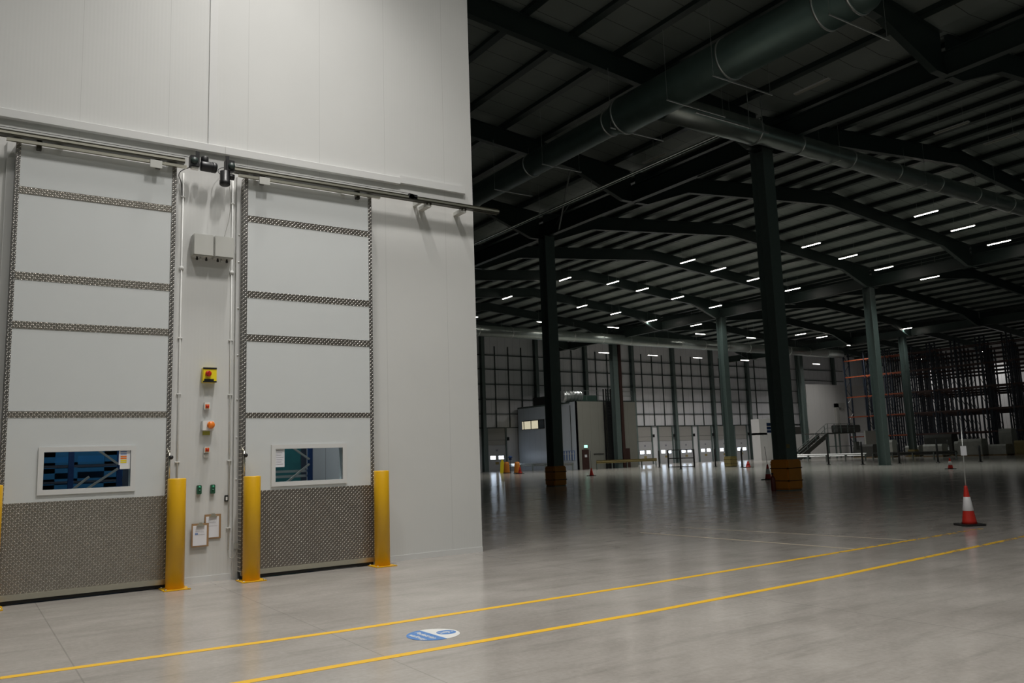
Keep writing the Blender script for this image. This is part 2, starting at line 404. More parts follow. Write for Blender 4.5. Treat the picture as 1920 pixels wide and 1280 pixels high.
# tracks
def track(x0, x1, label, wire):
    t = thing('door_track', label, 'track', (x0, 11.97, 5.9))
    L_ = x1-x0
    MB().box(0, L_, -.045, .035, .005, .028, ALUD).box(0, L_, -.05, -.012, .028, .058, ALU).box(0, L_, -.03, .04, .058, .085, ALUD).build('rail', t)  # near-black lower strip paints the shade inside the track channel
    MB().box(0, L_, .04, .05, .0, .10, ALU).build('back_plate', t)
    n = max(2, int(L_/1.1))
    for k in range(n):
        x = .35+(L_-.5)*k/(n-1)
        if x0+x < 7.45: MB().box(x-.03, x+.03, .05, WY-11.97, .0, .07, GREYP).build('wall_bracket', t)
    a, b_ = wire
    MB().bar((a-x0, -.02, .115), (b_-x0, -.02, .115), .008, BLACK, n=6).build('drive_belt', t)
    return t
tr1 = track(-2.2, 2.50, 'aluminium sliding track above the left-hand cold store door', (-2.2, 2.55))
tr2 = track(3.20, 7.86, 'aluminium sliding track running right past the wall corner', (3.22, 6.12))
MB().lathe([(.001, -.03), (.045, -.03), (.045, .03), (.001, .03)], 16, BLACK, (2.92, -.02, .06), 'Y').box(2.86, 3.02, -.05, .01, .02, .10, BLACK).build('idler_pulley', tr2)
for x in (6.45, 7.14):
    MB().box(x-3.2-.05, x-3.2+.05, -.01, .27, -.06, -.0, GREYP).box(x-3.2-.045, x-3.2-.025, -.03, .0, -.03, .01, ALUD).box(x-3.2+.025, x-3.2+.045, -.03, .0, -.03, .01, ALUD).build('end_bracket', tr2)
for tr, x in ((tr1, 2.115), (tr2, 3.645)):
    xx = x-tr.location.x
    MB().box(xx-.08, xx+.08, -.05, -.035, -.13, -.015, GREYP, .004).build('limit_plate', tr)
# drive motors
def motor(loc, label, side):
    t = thing('drive_motor', label, 'motor', loc)
    mb = MB()
    if side < 0:   # motor lies along X to the right
        MB().box(-.075, .055, -.06, .06, -.075, .09, BLACK, .008).box(.0, .055, -.04, -.03, .08, .16, BLACK).build('gearbox', t)
        MB().lathe([(.001, -.09), (.045, -.085), (.05, -.06), (.05, -.055)], 18, STEEL, (-.02, 0, .01), 'Y').build('pulley_cover', t)
        MB().lathe([(.03, .055), (.07, .06), (.075, .075), (.075, .20), (.07, .21), (.078, .215), (.078, .27), (.06, .285), (.001, .287)], 20, BLACK, (.02, 0, -.035), 'X').build('motor_body', t)
        MB().lathe([(.052, .0), (.055, .01), (.055, .07), (.045, .085), (.001, .087)], 18, BLACK, (.135, 0, .025), 'Z').build('brake_cover', t)
        MB().box(-.05, .05, -.03, .05, -.10, -.075, WHP).build('mounting_foot', t)
    else:          # motor hangs down
        MB().box(-.055, .075, -.06, .06, -.08, .09, BLACK, .008).box(-.055, .0, -.04, -.03, .08, .15, BLACK).build('gearbox', t)
        MB().lathe([(.001, -.09), (.045, -.085), (.05, -.06), (.05, -.055)], 18, STEEL, (.03, 0, .0), 'Y').build('pulley_cover', t)
        MB().lathe([(.001, -.29), (.06, -.287), (.077, -.27), (.077, -.215), (.07, -.21), (.072, -.07), (.03, -.06)], 20, BLACK, (-.05, 0, -.01), 'Z').build('motor_body', t)
        MB().lathe([(.04, .06), (.045, .07), (.045, .13), (.001, .135)], 16, BLACK, (-.05, 0, -.15), 'X').build('brake_cover', t)
    return t
m1 = motor((2.64, 11.95, 5.95), 'black drive motor lying sideways at the end of the left-hand door track', -1)
m2 = motor((3.115, 11.95, 5.965), 'black drive motor hanging upright at the start of the right-hand door track', 1)
def cable(name, pts, r, m, label=None, cat=None, parent=None):
    cu = bpy.data.curves.new(name, 'CURVE'); cu.dimensions = '3D'; cu.bevel_depth = r; cu.bevel_resolution = 2; cu.resolution_u = 8
    s = cu.splines.new('NURBS'); s.points.add(len(pts)-1); s.use_endpoint_u = True; s.order_u = 3
    for p, q in zip(s.points, pts): p.co = tuple(q)+(1,)
    tmp = bpy.data.objects.new(name, cu); C.objects.link(tmp)
    dg = bpy.context.evaluated_depsgraph_get(); me = bpy.data.meshes.new_from_object(tmp.evaluated_get(dg))
    bpy.data.objects.remove(tmp); o = bpy.data.objects.new(name, me); C.objects.link(o); me.materials.append(m)
    if parent: o.parent = parent
    if label: tag(o, label, cat)
    return o
cable('cable', [(2.60, 11.97, 5.88), (2.5, 12.05, 5.86), (2.45, 12.15, 5.80), (2.52, 12.22, 5.72), (2.54, 12.225, 5.5)], .006, BLACK, 'thin black cable drooping from the sideways drive motor to the left conduit', 'cable')
cable('cable', [(3.06, 11.93, 5.80), (2.98, 12.0, 5.85), (3.0, 12.1, 5.98), (3.12, 12.15, 6.02)], .005, BLACK, 'thin black cable looping beside the hanging drive motor', 'cable')
cable('cable', [(3.12, 11.95, 5.72), (3.19, 12.05, 5.55), (3.2, 12.2, 5.2), (3.14, 12.23, 4.98)], .004, GREYP, 'thin grey cable trailing down below the hanging drive motor', 'cable')

# ================================================================== CONTROLS BETWEEN THE DOORS
def wallbox(name, label, cat, x0, x1, z0, z1, d, m, group=None, bev=.006):
    t = thing(name, label, cat, ((x0+x1)/2, WY, z0), group)
    MB().box(-(x1-x0)/2, (x1-x0)/2, -d, 0, 0, z1-z0, m, bev).build('housing', t); return t
for x0, x1, nm in ((2.665, 2.948, 'left'), (2.958, 3.238, 'right')):
    t = wallbox('control_box', 'light grey control box high between the doors, the %s of the pair' % nm, 'control box', x0, x1, 4.61, 4.93, .19, GREYP, 'grey control boxes', .012)
    MB().box(-(x1-x0)/2+.008, (x1-x0)/2-.008, -.198, -.19, .01, .31, GREYP, .003).build('lid', t)
    for dx in (-.07, -.02, .06):
        MB().lathe([(.016, -.05), (.018, -.03), (.018, -.028), (.012, -.025), (.012, 0)], 10, RUBBER if dx != -.02 else GREYP, (dx, -.1, 0), 'Z').build('cable_gland', t)
def conduit(pts, label):
    o = MB()
    for a, b_ in zip(pts[:-1], pts[1:]): o.bar(a, b_, .022, WHP, n=8)
    return o
for x, zj, zb, nm in ((2.545, 4.44, .25, 'left'), (3.255, 4.44, .42, 'right')):
    t = thing('conduit', 'thin white conduit running down the wall %s of the grey control boxes' % nm, 'conduit', (x, WY-.016, 0))
    MB().bar((0, 0, zb), (0, 0, 5.86), .022, WHP, n=8).build('pipe', t)
    MB().lathe([(.001, -.035), (.03, -.03), (.035, 0)], 14, WHP, (0, .015, zj), 'Y').build('junction_boss', t)
    for z in (5.5, 3.42, 2.62, 1.67, .72):
        MB().box(-.032, .032, -.014, .016, z-.008, z+.008, WHP, .003).build('pipe_clip', t)
# yellow isolator
t = wallbox('isolator_switch', 'yellow isolator with a red rotary knob between the doors', 'switch', 2.85, 3.04, 2.785, 3.0, .10, SIGNY)
MB().box(-.095, .095, -.104, -.1, .19, .215, BLACK).box(-.095, .095, -.104, -.1, 0, .022, BLACK).box(-.08, .055, -.104, -.1, .022, .05, BLACK).build('black_band', t)
k = MB().lathe([(.001, -.05), (.035, -.048), (.042, -.03), (.042, 0)], 20, RED, (-.025, -.1, .125), 'Y').box(-.034, -.016, -.165, -.145, .09, .16, RED, .003).build('knob', t)
# small rotary switches
for x0, x1, z0, z1, nm in ((2.885, 2.965, 2.40, 2.505, 'just below the yellow isolator'), (2.895, 2.972, 1.785, 1.872, 'below the big orange knob')):
    t = wallbox('rotary_switch', 'small white switch box with a red knob, ' + nm, 'switch', x0, x1, z0, z1, .06, WHP)
    MB().box(-.028, .028, -.064, -.06, .018, .075, ORANGE).build('face_plate', t)
    MB().lathe([(.001, -.03), (.018, -.028), (.021, -.01), (.021, 0)], 16, RED, (0, -.064, .045), 'Y').build('knob', t)
t = wallbox('rotary_switch', 'white switch box with a large orange knob between the doors', 'switch', 2.858, 3.015, 2.10, 2.24, .10, WHP)
MB().lathe([(.001, -.05), (.045, -.048), (.052, -.03), (.052, 0)], 22, ORANGE, (.03, -.1, .078), 'Y').build('knob', t)
MB().box(-.005, .01, -.155, -.148, .04, .115, ORANGE, .003).build('grip', t)
tag(MB().box(-.05, .05, -.006, 0, 0, .055, paint('olive_label', (.38, .36, .05), .5)).build('label_plate', loc=(2.93, WY, 2.04)), 'small olive yellow label plate under the big orange knob', 'label')
t = wallbox('wall_bracket', 'tiny white clip plate under the lower red-knobbed switch', 'bracket', 2.90, 2.965, 1.72, 1.775, .02, WHP)
for x0, nm in ((2.81, 'left'), (2.995, 'right')):
    t = wallbox('push_button', 'dark green push button box above the clipboards, the %s one' % nm, 'push button', x0, x0+.062, 1.213, 1.338, .055, GREEN, 'green push button boxes')
    MB().lathe([(.001, -.012), (.014, -.01), (.016, 0)], 14, GREENB, (0, -.055, .098), 'Y').build('button', t)
    MB().lathe([(.001, -.012), (.014, -.01), (.016, 0)], 14, GREEN, (0, -.055, .05), 'Y').build('button', t)
for x0, x1, nm in ((3.195, 3.245, 'left of the right conduit'), (2.597, 2.63, 'half hidden by the yellow bollard')):
    t = wallbox('wall_switch', 'small black switch with a pale face ' + nm, 'switch', x0, x1, 1.09, 1.18, .03, BLACK)
    MB().box(-.012, .012, -.034, -.03, .02, .068, WHP).build('rocker', t)
def clipboard(x0, x1, z0, z1, y, label, blue):
    t = thing('clipboard', label, 'clipboard', ((x0+x1)/2, WY, z0)); h = z1-z0; wd = (x1-x0)/2
    MB().box(-wd, wd, -y-.006, -y, 0, h, WOOD, .002).build('board', t)
    p = MB().box(-wd+.018, wd-.03, -y-.010, -y-.006, .02, h-.03, PAPER).build('paper', t)
    mb = MB().box(-wd+.05, wd-.05, -y-.0115, -y-.010, h*.52, h*.526, INK)
    if blue: mb.box(-wd+.045, -wd+.085, -y-.0115, -y-.010, h*.52, h*.60, INKB)
    for q in range(3): mb.box(-wd+.05, wd-.07-.02*q, -y-.0115, -y-.010, h*(.66+.05*q), h*(.664+.05*q), INK)
    mb.build('print', p)
    MB().prism([(-.055, h-.04), (.055, h-.04), (.045, h-.018), (.028, h-.012), (.02, h+.012), (-.02, h+.012), (-.028, h-.012), (-.045, h-.018)], -y-.03, -y-.006, 'XZ', ALU).build('clip', t)
    return t
clipboard(2.925, 3.15, .585, .925, .012, 'brown clipboard with white paper, the right one hanging partly behind the other', False)
clipboard(2.745, 2.978, .49, .812, .04, 'brown clipboard with white paper, the front one on the left', True)
t = wallbox('socket_box', 'small grey socket box low on the jamb beside the yellow bollard', 'socket', 3.32, 3.385, .42, .505, .09, GREYP)
cable('cable', [(3.35, WY-.1, .42), (3.345, WY-.09, .33), (3.30, WY-.05, .285), (3.26, WY-.02, .31), (3.255, WY-.016, .42)], .006, GREYP, 'short grey cable looping from the socket box to the conduit foot', 'cable')

# ================================================================== BOLLARDS
def bollard(x, y, label, z=1.47):
    t = thing('bollard', label, 'bollard', (x, y, 0), 'yellow bollards beside the cold store doors')
    MB().lathe([(.118, .012), (.118, z-.012), (.112, z-.002), (.10, z), (.001, z)], 40, YELLOW).build('post', t)
    MB().box(-.17, .17, -.17, .17, 0, .012, YELLOW, .003).build('base_plate', t)
    for a, b_ in ((-1, -1), (1, -1), (-1, 1), (1, 1)):
        MB().lathe([(.014, .012), (.014, .026), (.001, .028)], 6, GALVB, (a*.14, b_*.14, 0)).build('anchor_bolt', t)
    return t
bollard(.355, 11.83, 'yellow bollard cut by the left edge of the photo', 1.46)
bollard(2.47, 11.86, 'yellow bollard at the right edge of the left-hand cold store door', 1.45)
bollard(3.475, 11.85, 'yellow bollard at the left edge of the right-hand cold store door', 1.44)
bollard(5.47, 11.86, 'yellow bollard at the right edge of the right-hand cold store door', 1.44)

# ================================================================== FLOOR MARKINGS
def strip(pts, wd, m, name, label, cat):
    mb = MB()
    for (ax, ay), (bx_, by) in zip(pts[:-1], pts[1:]):
        d = Vector((bx_-ax, by-ay)).normalized(); n = Vector((-d.y, d.x))*wd/2; n_ = max(1, int(abs(bx_-ax)+abs(by-ay)))
        for k in range(n_):
            u0, u1 = k/n_, (k+1)/n_
            p, q = Vector((ax+(bx_-ax)*u0, ay+(by-ay)*u0)), Vector((ax+(bx_-ax)*u1, ay+(by-ay)*u1))
            mb.prism([(p-n)[:], (q-n)[:], (q+n)[:], (p+n)[:]], .0008, .0022, 'XY', m)
    o = mb.build(name); bmesh_clean = None
    return tag(o, label, cat)
strip([(-3, 8.0), (.36, 7.92), (3.1, 7.70), (6.9, 7.68), (10.8, 7.80), (15.5, 7.98)], .095, LINEY, 'floor_line', 'yellow floor line nearer the cold store doors', 'floor line')
strip([(-2, 6.62), (1.82, 6.46), (5.71, 6.37), (9.0, 6.45), (12.1, 6.67), (17, 7.0)], .095, LINEY, 'floor_line', 'yellow floor line nearer the camera', 'floor line')
strip([(11.36, 12.52), (11.53, 7.88)], .06, LINEP, 'floor_tape', 'pale floor tape crossing to the upper yellow line, the nearer one', 'floor tape')
strip([(12.6, 12.65), (13.09, 7.97)], .05, LINEP, 'floor_tape', 'pale floor tape crossing to the upper yellow line, the farther one', 'floor tape')
# pedestrian walkway sticker
t = thing('floor_sticker', 'round blue and white pedestrian walkway sticker between the yellow lines', 'floor sticker', (3.703, 6.952, 0))
R_ = .245; dv = Vector((.05, -1)).normalized(); th0 = math.atan2(dv.y, dv.x)
def half(a0, a1, off):
    return [(R_*math.cos(a0+(a1-a0)*k/32)+0, R_*math.sin(a0+(a1-a0)*k/32)) for k in range(33)]
MB().prism(half(th0, th0+PI, 0), .0008, .0026, 'XY', STICKW).build('white_half', t)
MB().prism(half(th0+PI, th0+2*PI, 0), .0008, .0026, 'XY', STICKB).build('blue_half', t)
cc = (.135, -.005)
MB().lathe([(.092, .0026), (.092, .0034), (.001, .0035)], 36, STICKB, (cc[0], cc[1], 0), smooth=False).build('blue_disc', t)
mb = MB()   # walking figure: head toward +X
def fl(a, b_, wd): 
    a, b_ = Vector(a), Vector(b_); d = (b_-a).normalized(); n = Vector((-d.y, d.x))*wd/2
    mb.prism([tuple(a-n), tuple(b_-n), tuple(b_+n), tuple(a+n)], .0036, .0042, 'XY', STICKW)
def fp(u, v): return (cc[0]+u, cc[1]+v)      # u toward head (+X), v to the figure's left (+Y)
fl(fp(.035, 0), fp(-.012, .002), .026); fl(fp(-.012, .004), fp(-.045, .03), .013); fl(fp(-.045, .03), fp(-.075, .035), .012)
fl(fp(-.012, 0), fp(-.045, -.012), .013); fl(fp(-.045, -.012), fp(-.078, -.03), .012)
fl(fp(.03, .008), fp(.0, .034), .01); fl(fp(.0, .034), fp(-.008, .05), .009); fl(fp(.03, -.008), fp(.008, -.03), .01); fl(fp(.008, -.03), fp(.01, -.05), .009)
mb.lathe([(.013, .0036), (.013, .0042), (.001, .0043)], 14, STICKW, (cc[0]+.06, cc[1], 0), smooth=False)
mb.build('walking_figure', t)
def text_mesh(s, size, mat, name, parent, loc, rot):
    cu = bpy.data.curves.new(name, 'FONT'); cu.body = s; cu.size = size; cu.extrude = .0003; cu.align_x = 'CENTER'; cu.align_y = 'CENTER'; cu.offset = .0012
    tmp = bpy.data.objects.new(name, cu); C.objects.link(tmp); dg = bpy.context.evaluated_depsgraph_get()
    me = bpy.data.meshes.new_from_object(tmp.evaluated_get(dg)); bpy.data.objects.remove(tmp)
    me.materials.clear(); me.materials.append(mat)
    o = bpy.data.objects.new(name, me); C.objects.link(o); o.parent = parent; o.location = loc; o.rotation_euler = rot; return o
text_mesh('Pedestrian', .082, STICKW, 'lettering', t, (-.075, 0, .0033), (0, 0, th0))
text_mesh('walkway', .082, STICKW, 'lettering', t, (-.165, -.015, .0033), (0, 0, th0))

# ================================================================== INSIDE THE COLD STORE (seen through the panes)
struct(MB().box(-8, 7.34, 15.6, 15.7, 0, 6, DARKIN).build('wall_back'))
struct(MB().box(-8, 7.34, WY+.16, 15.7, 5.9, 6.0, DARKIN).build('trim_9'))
struct(MB().box(5.62, 5.72, 12.9, 15.6, 0, 5.9, FARY).build('wall_partition'))
def rack_frame(x, y0, y1, label):
    t = thing('rack_frame', label, 'rack', (x, 13.2, 0))
    for q, y in ((0, y0), (1, y1)): MB().box(-.04, .04, y-.03, y+.03, 0, 5, BLUE).build('upright', t)
    return t
# frames stand side-on to the window: uprights in the X-Z plane with bare steel braces
def inner_frame(x0, x1, y, label, br):
    t = thing('rack_frame', label, 'rack', (x0, y, 0))
    for x in (0, x1-x0): MB().box(x-.035, x+.035, -.03, .03, 0, 4.6, BLUE).build('upright', t)
    for (ax, az), (bx_, bz) in br:
        MB().bar((ax-x0, -.035, az), (bx_-x0, -.035, bz), .03, GREYP).build('brace', t)
    return t
inner_frame(1.33, 1.955, 13.2, 'blue rack frame with steel braces behind the left door window', [((1.66, 1.885), (1.93, 1.675)), ((1.93, 1.61), (1.45, 1.28)), ((1.36, 1.34), (1.56, 1.51))])
inner_frame(3.7, 4.815, 13.2, 'blue rack frame with steel braces behind the right door window', [((4.46, 1.885), (4.79, 1.655)), ((4.79, 1.58), (4.35, 1.25))])
t = thing('crate_stack', 'stack of blue plastic crates behind the left door window', 'crates', (1.5, 14.2, 0))
for zi in range(8):
    z = .01+zi*.24
    MB().box(-.62, .62, -.2, .4, z, z+.035, CRATE).box(-.62, -.1, -.2, -.17, z+.12, z+.19, CRATE).box(-.1, .0, -.2, -.16, z, z+.2, CRATE).box(.0, .62, -.2, -.17, z+.13, z+.19, CRATE).box(-.62, -.3, -.2, -.16, z, z+.2, CRATE).box(.36, .62, -.2, -.16, z, z+.2, CRATE).box(-.6, .6, .35, .4, z, z+.2, CRATE).build('crate', t)
t = thing('crate_stack', 'tall blue wrapped load at the far left behind the left door window', 'crates', (.6, 14.0, 0))
MB().box(-.55, .25, 0, .8, .2, 2.3, CRATE, .02).build('load', t)
t = thing('pallet_load', 'teal wrapped load on a shelf behind the right door window', 'pallet load', (4.6, 14.0, 0))
MB().box(-.6, .35, 0, .8, 0, 1.95, TEAL, .02).build('load', t)
tag(MB().box(4.1, 4.8, 13.24, 13.3, 1.45, 1.49, GALVB).build('shelf_beam'), 'pale shelf beam, the upper of two behind the right door window', 'beam', 'shelf beams inside')
tag(MB().box(4.1, 4.8, 13.24, 13.3, 1.37, 1.41, GALVB).build('shelf_beam'), 'pale shelf beam, the lower of two behind the right door window', 'beam', 'shelf beams inside')
tag(MB().box(4.1, 4.8, 13.3, 13.36, 1.84, 1.90, RACKO).build('shelf_beam'), 'orange shelf beam at the top of the right door window', 'beam', 'shelf beams inside')
for x in (1.4, 4.4):  # unseen lamps added to brighten the interior behind the door windows
    la = bpy.data.lights.new('cold_store_fill', 'AREA'); la.energy = 65; la.size = 1.4; la.size_y = .2; la.shape = 'RECTANGLE'; la.color = (1, .98, .95)
    t = thing('fill_lamp', 'added unseen tube lamp lighting the cold store behind the %s door' % ('left' if x < 2 else 'right'), 'added lamp', (x, 13.0, 5.8))
    MB().box(-.7, .7, -.08, .08, 0, .08, WHP).build('housing', t)
    o = bpy.data.objects.new('lamp_light', la); C.objects.link(o); o.parent = t; o.location = (0, 0, -.03)

# ================================================================== ROOF STEEL
ROWS = [-2., 5.3, 12.6, 19.9, 27.2, 34.5, 41.8, 49.1, 56.4, 63.7, 71.0]
ORD = ['first', 'second', 'third', 'fourth', 'fifth', 'sixth', 'seventh', 'eighth', 'ninth', 'tenth', 'eleventh']
SP = ['nearest', 'second', 'third', 'farthest']
mb = MB()
def rafter_profile():
    pts = [(.14, 13.0), (.75, 13.0), (3.5, under(BAY0+3.5)), (15, 15.05), (26.5, under(BAY0+3.5)), (29.25, 13.0), (29.86, 13.0)]
    return pts
pr_ = rafter_profile()
topz = lambda x: 15.05-.092*abs(x-15)+.72
poly = pr_ + [(29.86, topz(29.86)), (15, topz(15)), (.14, topz(.14))]
mb.prism(poly, -.008, .008, 'XZ', STEEL)
fl_ = [(x, z-.0) for x, z in pr_]
for (ax, az), (bx_, bz) in zip(fl_[:-1], fl_[1:]):
    mb.prism([(ax, az), (bx_, bz), (bx_, bz-.025), (ax, az-.025)], -.12, .12, 'XZ', STEEL)
for (ax, az), (bx_, bz) in (((.14, topz(.14)), (15, topz(15))), ((15, topz(15)), (29.86, topz(29.86)))):
    mb.prism([(ax, az), (bx_, bz), (bx_, bz+.02), (ax, az+.02)], -.12, .12, 'XZ', STEEL)
raf = mb.mesh('rafter')
for b_ in range(4):
    for i, y in enumerate(ROWS):
        if y < 0 and b_ > 1: continue
        o = bpy.data.objects.new('roof_rafter', raf); C.objects.link(o); o.location = (BAY0+b_*SPAN, y, 0)
        tag(o, 'dark green steel rafter, %s frame from the camera, over the %s roof span' % (ORD[i], SP[b_]), 'rafter', 'roof rafters')
# valley beams
for k, nm in ((1, 'nearest'), (2, 'middle'), (3, 'farthest')):
    x = BAY0+k*SPAN
    mb = MB(); mb.box(-.14, .14, 0, FY+4, 0, .03, STEEL).box(-.01, .01, 0, FY+4, .03, .75, STEEL).box(-.14, .14, 0, FY+4, .75, .78, STEEL)
    for y in ROWS: mb.box(-.13, .13, y+4-.01, y+4+.01, .03, .75, STEEL)
    tag(mb.build('valley_beam', loc=(x, -4, 13.0)), 'long dark steel valley beam on the %s row of columns' % nm, 'beam', 'valley beams')
# purlins
pm = MB().box(-.04, .04, 0, FY+12, .012, .23, STEEL).box(-.14, .14, 0, FY+12, 0, .012, STEEL).mesh('purlin')
for b_ in range(4):
    for k in range(-7, 8):
        x = BAY0+b_*SPAN+15+k*1.95
        o = bpy.data.objects.new('roof_purlin', pm); C.objects.link(o); o.location = (x, -12, under(x)+.745)
        tag(o, 'long dark purlin under the roof sheets of the %s span' % SP[b_], 'purlin', 'roof purlins of the %s span' % SP[b_])
# eave braces (slender rods near the column heads)
for i, (a, b_, lb) in enumerate((((25.4, 33.0, 13.05), (21.8, 27.3, 13.95), 'thin diagonal roof brace left of the head of the nearer dark column'),
                              ((25.4, 19.95, 13.05), (25.4, 23.2, 13.0), 'short bright angle beside the head of the big column'),
                              ((25.6, 34.5, 13.0), (24.4, 30.5, 13.9), 'thin diagonal roof brace beyond the head of the dark column'))):
    tag(MB().bar(a, b_, .07, STEEL).build('roof_brace'), lb, 'brace', 'roof braces')
# cable tray
t = thing('cable_tray', 'long bright galvanised cable tray running under the roof beside the valley beam', 'cable tray', (22.9, 19.2, 13.1))
MB().box(-.06, .0, 0, 40, 0, .05, GALVB).box(.12, .15, 0, 40, .0, .05, GALV).build('tray', t)
for k in range(10): MB().bar((0, k*4, 0), (0, k*4, 1.5), .012, GALVB, n=6).build('hanger_rod', t)

# ================================================================== COLUMNS
def column(x, y, label, guard=None, h=13.0):
    t = thing('steel_column', label, 'column', (x, y, 0), 'roof columns')
    a, d = .30, .30
    MB().box(-a, a, -.012-d, .012-d+.012, 0, h, COLM).box(-a, a, d-.02, d, 0, h, COLM).box(-.01, .01, -d, d, 0, h, COLM).build('shaft', t)
    MB().box(-.36, .36, -.36, .36, 0, .03, COLM).build('base_plate', t)
    MB().box(-.34, .34, -.34, .34, h, h+.03, STEEL).build('cap_plate', t)
    if guard:
        m, z1 = guard
        g = MB().box(-.40, .40, -.40, .40, .03, z1, m, .05).build('column_guard', t)
        for z in (z1*.32, z1*.72): MB().box(-.408, .408, -.408, .408, z-.022, z+.022, RUBBER, .01).build('strap', g)
    return t
column(25.4, 19.9, 'big dark steel column with an orange strapped guard, right of centre', (WRAP, 1.12))
column(25.4, 34.1, 'dark steel column with an orange strapped guard, nearest the white wall', (WRAP, 1.0))
column(55.4, 49.1, 'grey green column with a dull guard in front of the dock doors', (LOADY, .9))
column(55.4, 34.8, 'bare grey green column left of the racking')
column(85.4, 50.2, 'distant grey column with an ochre foot, second left of the racking', (LOADY, .8))
column(55.4, 63.7, 'pale grey column standing against the front of the office box')
column(85.4, 63.7, 'slim far column just right of the big dark column')
tag(MB().box(-.18, .18, -.2, .2, 0, 12.6, RUST).build('steel_post', loc=(56.35, 64.0, 0)), 'red brown steel post right beside the pale column at the office box', 'post')
# things at the foot of the big column
t = thing('fire_extinguisher', 'dark red extinguisher at the left foot of the big orange guarded column', 'fire extinguisher', (24.62, 19.9, 0))
MB().lathe([(.08, 0), (.085, .03), (.085, .45), (.06, .52), (.025, .55), (.025, .6)], 18, paint('dark_red', (.13, .02, .015), .4)).build('cylinder', t)
MB().box(-.05, .03, -.02, .02, .6, .65, BLACK).build('valve', t)
tag(MB().box(-.09, .09, -.01, 0, -.07, .07, LOADY).build('column_tag', loc=(25.2, 19.58, 1.6)), 'small dull tag on the big dark column', 'tag')

# ================================================================== DUCTS
def duct(pts_r, axis, loc, label, GALV, rings):
    t = thing('air_duct', label, 'air duct', loc)
    MB().lathe(pts_r, 40, GALV, (0, 0, 0), axis).build('duct_pipe', t)
    for s_, r in rings: MB().lathe([(r-.01, s_-.03), (r+.025, s_-.025), (r+.025, s_+.025), (r-.01, s_+.03)], 40, GALVB, (0, 0, 0), axis).build('joint_ring', t)
    return t
# big duct running away from the camera on the right of the white wall
d = duct([(.62, .45), (.62, 9.3), (.45, 9.7), (.45, 42)], 'Y', (18.1, 10.4, 12.8), 'big round galvanised duct running diagonally across the dark roof', GALVD,
         [(.5, .62), (1.4, .62), (4.6, .62), (9.2, .62), (9.9, .45), (14.6, .45), (19, .45), (23.5, .45), (28, .45), (33, .45)])
MB().lathe([(.62, 0), (.62, 2.8)], 40, GALVD, (0, .45, 0), 'Z').lathe([(.001, -.62), (.24, -.573), (.44, -.44), (.573, -.24), (.62, 0)], 40, GALVD, (0, .45, 0), 'Z').build('riser', d)
for k, y in enumerate((.85, 4.65, 6.5, 9.3, 13.2, 16.5, 22, 28)):
    r = .64 if y < 9 else .47; x1 = 1.75 if y < 13 else 1.2
    MB().bar((-r-.1, y, -r-.03), (x1+.1, y, -r-.03), .035, GALVB).bar((x1, y, -r-.03), (x1, y, 1.6), .014, GALVB, n=6).bar((-r-.08, y, -r-.03), (-r-.08, y, 1.6), .014, GALVB, n=6).build('trapeze_hanger', d)
d = duct([(.46, .0), (.46, 4.6), (.36, 4.9), (.36, 80)], 'X', (18.76, 18.5, 12.85), 'round galvanised duct branching right above the big column', GALV,
         [(4.5, .46)] + [(7+k*3.2, .36) for k in range(22)])
for k in range(10):
    x = 9+k*6
    MB().bar((x, -.45, -.39), (x, .45, -.39), .03, GALVB).bar((x, .43, -.39), (x, .43, 1.5), .012, GALVB, n=6).bar((x, -.43, -.39), (x, -.43, 1.5), .012, GALVB, n=6).build('trapeze_hanger', d)
MB().bar((3.2, -.9, -.55), (3.2, -.9, .9), .03, GALVB, n=6).bar((3.9, -.9, -.45), (3.9, -.9, .9), .03, GALVB, n=6).bar((.6, -.9, -.42), (4.2, -.9, -.42), .05, GALVB).build('service_hanger', d)
d = duct([(.5, 0), (.5, 58)], 'X', (33.5, 62, 12.8), 'long galvanised duct crossing in front of the far wall', GALV, [(1+k*3.6, .5) for k in range(16)])
for k in range(14):
    x = 3+k*4.2
    MB().bar((x, 0, .5), (x, 0, 1.4), .014, GALVB, n=6).build('hanger_rod', d)

# ================================================================== TUBE LIGHTS
LMESH = {}
def put(lit, loc, label, group, rz=0, watts=None):
    """a hung tube light: housing, diffuser, two rods up to the roof sheets"""
    ln = 1.42; x, y, z = loc
    t = thing('tube_light', label, 'ceiling light', loc, group, rz)
    if lit not in LMESH:
        LMESH[lit] = (MB().box(-.07, .07, -ln/2, ln/2, 0, .05, WHP).mesh('housing'), MB().box(-.055, .055, -ln/2+.02, ln/2-.02, -.035, 0, TUBE if lit else OFFT, .015).mesh('diffuser'))
    for nm, me in zip(('housing', 'diffuser'), LMESH[lit]):
        o = bpy.data.objects.new(nm, me); C.objects.link(o); o.parent = t
    mb = MB()
    for s_ in (-1, 1):
        xx = x if not rz else x-s_*ln*.35*math.sin(rz)
        mb.bar((0, s_*ln*.35, .05), (0, s_*ln*.35, under(xx)+.965-z), .01, GALVB, n=5)
    mb.build('suspension', t)
    if watts is None: watts = HALLW if lit else 0
    if watts:
        k = (round(watts, 1), y > 9 and y < 12)
        if k not in LMESH:
            la = bpy.data.lights.new('tube_glow', 'AREA'); la.shape = 'RECTANGLE'; la.size = .10; la.size_y = 1.36
            la.energy = watts; la.spread = math.radians(135 if watts > 100 else 122); la.color = LAMPC if watts > 100 else HALLC
            if k[1]: la.spread = math.radians(78)
            LMESH[k] = la
        o = bpy.data.objects.new('lamp_light', LMESH[k]); C.objects.link(o); o.parent = t; o.location = (0, 0, -.05)
    return t
LM, LO = True, False
